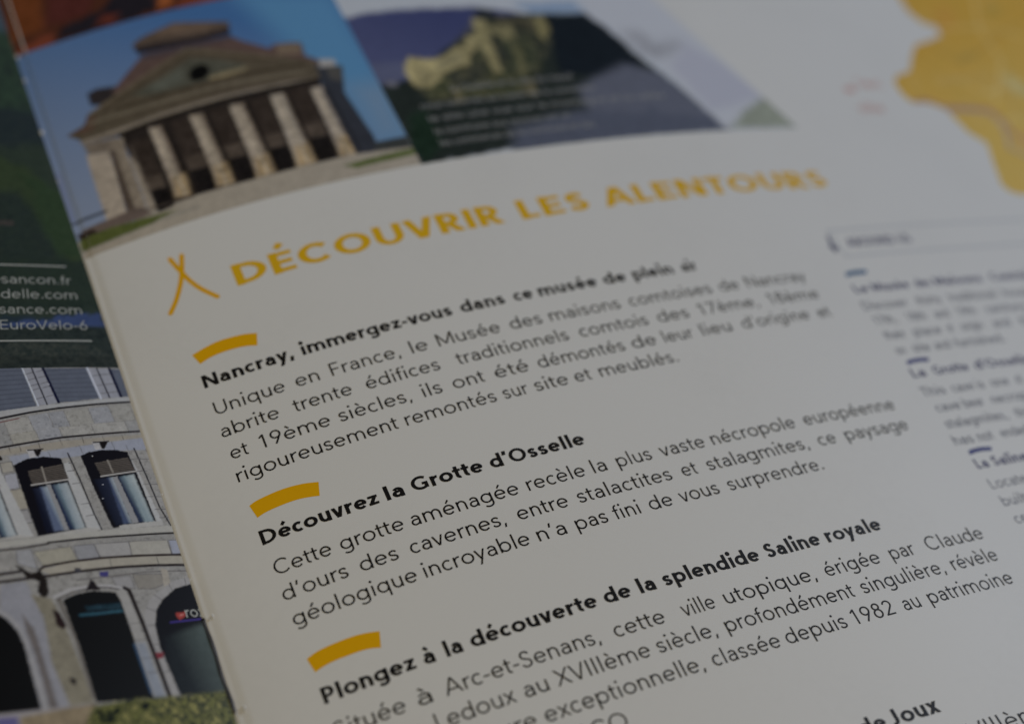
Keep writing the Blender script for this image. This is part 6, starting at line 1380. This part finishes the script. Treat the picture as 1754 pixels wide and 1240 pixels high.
# ------------------------------------------------------------------ printed matter
picture("photograph", PICTURES['facade'], page_l, "photo of a pale stone facade with shuttered arched windows")
picture("photograph", PICTURES['forest'], page_l, "dark photo of a wooded hillside and water")
picture("photograph", PICTURES['gatehouse'], page_r, "photo of a columned stone gatehouse under a blue sky")
picture("photograph", PICTURES['rockface'], page_r, "orange and black photo strip above the gatehouse")
picture("photograph", PICTURES['castle'], page_r, "slanted photo of a castle on a wooded crag in mist")
picture("map", PICTURES['map'], page_r, "yellow region map with a purple border line")
for t in TEXT:
    text_line(*t, PG[t[1]])
for kind, side, ink, A, B in BARS:
    n = 16
    ta, tb, tt = np.linspace(0, 1, len(A)), np.linspace(0, 1, len(B)), np.linspace(0, 1, n)
    ik = Ink(side)
    if len(A) > 2:
        A = spline([(p[0], p[1]) for p in A], 6)
        B = spline([(p[0], p[1]) for p in B], 6)
        ta, tb = np.linspace(0, 1, len(A)), np.linspace(0, 1, len(B))
        n = 40
        tt = np.linspace(0, 1, n)
    A, B = np.array(A), np.array(B)
    ik.strip(np.stack([np.interp(tt, ta, A[:, 0]), np.interp(tt, ta, A[:, 1])], 1),
             np.stack([np.interp(tt, tb, B[:, 0]), np.interp(tt, tb, B[:, 1])], 1))
    ik.build(kind, ink, PG[side])
for kind, side, ink, wd, paths in RIBBONS:
    ik = Ink(side)
    for pa in paths:
        P = np.array(spline(pa, 6)) if len(pa) > 2 else np.array([np.array(pa[0]) + (np.array(pa[1]) - np.array(pa[0])) * t for t in np.linspace(0, 1, 60)])
        T = np.gradient(P, axis=0)
        T /= np.hypot(T[:, 0], T[:, 1])[:, None]
        N = np.stack([-T[:, 1], T[:, 0]], 1) * wd / 2
        ik.strip(P + N, P - N)
        if kind == 'tent_icon':            # rounded brush ends
            for e in (P[0], P[-1]):
                ik.fan([(e[0] + wd / 2 * math.cos(t), e[1] + wd / 2 * math.sin(t)) for t in np.linspace(0, 2 * math.pi, 15)[:-1]])
    ik.build(kind, ink, PG[side])

# ------------------------------------------------------------------ the staple in the fold and the frayed paper beside it


def tube(path, r, n=10):
    P = np.array(path, float)
    T = np.gradient(P, axis=0)
    verts, faces = [], []
    for k, (p, t) in enumerate(zip(P, T)):
        t = t / np.linalg.norm(t)
        a = np.cross(t, (1, 0, 0.3))
        a /= np.linalg.norm(a)
        b = np.cross(t, a)
        rr = r[k] if np.ndim(r) else r
        for i in range(n):
            w_ = 2 * math.pi * i / n
            verts.append(p + rr * (a * math.cos(w_) + b * math.sin(w_)))
    for k in range(len(P) - 1):
        for i in range(n):
            j = (i + 1) % n
            faces.append((k * n + i, k * n + j, k * n + n + j, k * n + n + i))
    faces.append(tuple(range(n))[::-1])
    faces.append(tuple((len(P) - 1) * n + i for i in range(n)))
    return verts, faces


m_steel, _bs = principled("dull_steel", 0.38, 0.5, (0.10, 0.095, 0.09))
_bs.inputs["Metallic"].default_value = 0.8
_n = m_steel.node_tree.nodes.new("ShaderNodeTexNoise")
_n.inputs["Scale"].default_value = 1200
_r = m_steel.node_tree.nodes.new("ShaderNodeValToRGB")
_r.color_ramp.elements[0].color = (0.05, 0.047, 0.045, 1)
_r.color_ramp.elements[1].color = (0.16, 0.15, 0.145, 1)
m_steel.node_tree.links.new(_n.outputs["Fac"], _r.inputs[0])
m_steel.node_tree.links.new(_r.outputs[0], _bs.inputs["Base Color"])


def fold(v, du=0.0, up=0.0):
    """a point by the fold: du along the right page, up above it (mm)"""
    return R_.at(R_.u[0] + du, v, 0)[()] + np.array((0, 0, up * MM))


vs = np.linspace(-29.3, -41.2, 26)
path = [fold(-29.25, .25, -.9), fold(-29.25, .2, -.2)] + [fold(v, .10 + .06 * math.sin(v * .9), .02 + .04 * math.sin(v * 1.7)) for v in vs] + [fold(-41.25, .2, -.2), fold(-41.25, .25, -.9)]
verts, faces = tube(path, .00021)
adopt(mesh_obj("staple", verts, faces, m_steel, None, "dull wire staple lying in the fold", True))


def fray(u_off, v, size, up):
    """a crumpled scrap of torn white paper fibre standing at the fold"""
    c = fold(v, u_off, up)
    verts, faces = [], []
    n = 9
    for j in range(4):
        for i in range(n):
            t = 2 * math.pi * i / n
            r = size * (1 - .24 * j) * random.uniform(.6, 1.15) * MM
            verts.append(c + np.array((r * math.cos(t) * .7, r * math.sin(t) * 1.2, size * .22 * j * random.uniform(.6, 1.2) * MM)))
    for j in range(3):
        for i in range(n):
            k = (i + 1) % n
            faces.append((j * n + i, j * n + k, j * n + n + k, j * n + n + i))
    faces.append(tuple(3 * n + i for i in range(n)))
    adopt(mesh_obj("torn_fibre", verts, faces, M_PAPER))


for a in ((1.15, -29.4, .34, .0), (.75, -29.6, .16, .1), (1.25, -41.1, .42, .0), (.2, -41.3, .22, .12), (.15, 67.9, .42, .05), (.1, 62.6, .38, .0), (.1, 51.4, .45, .05),
          (.1, 41.5, .2, .0), (.15, 20.3, .16, 0), (.1, -12.0, .14, 0), (.12, -24.0, .15, 0)):
    fray(*a)
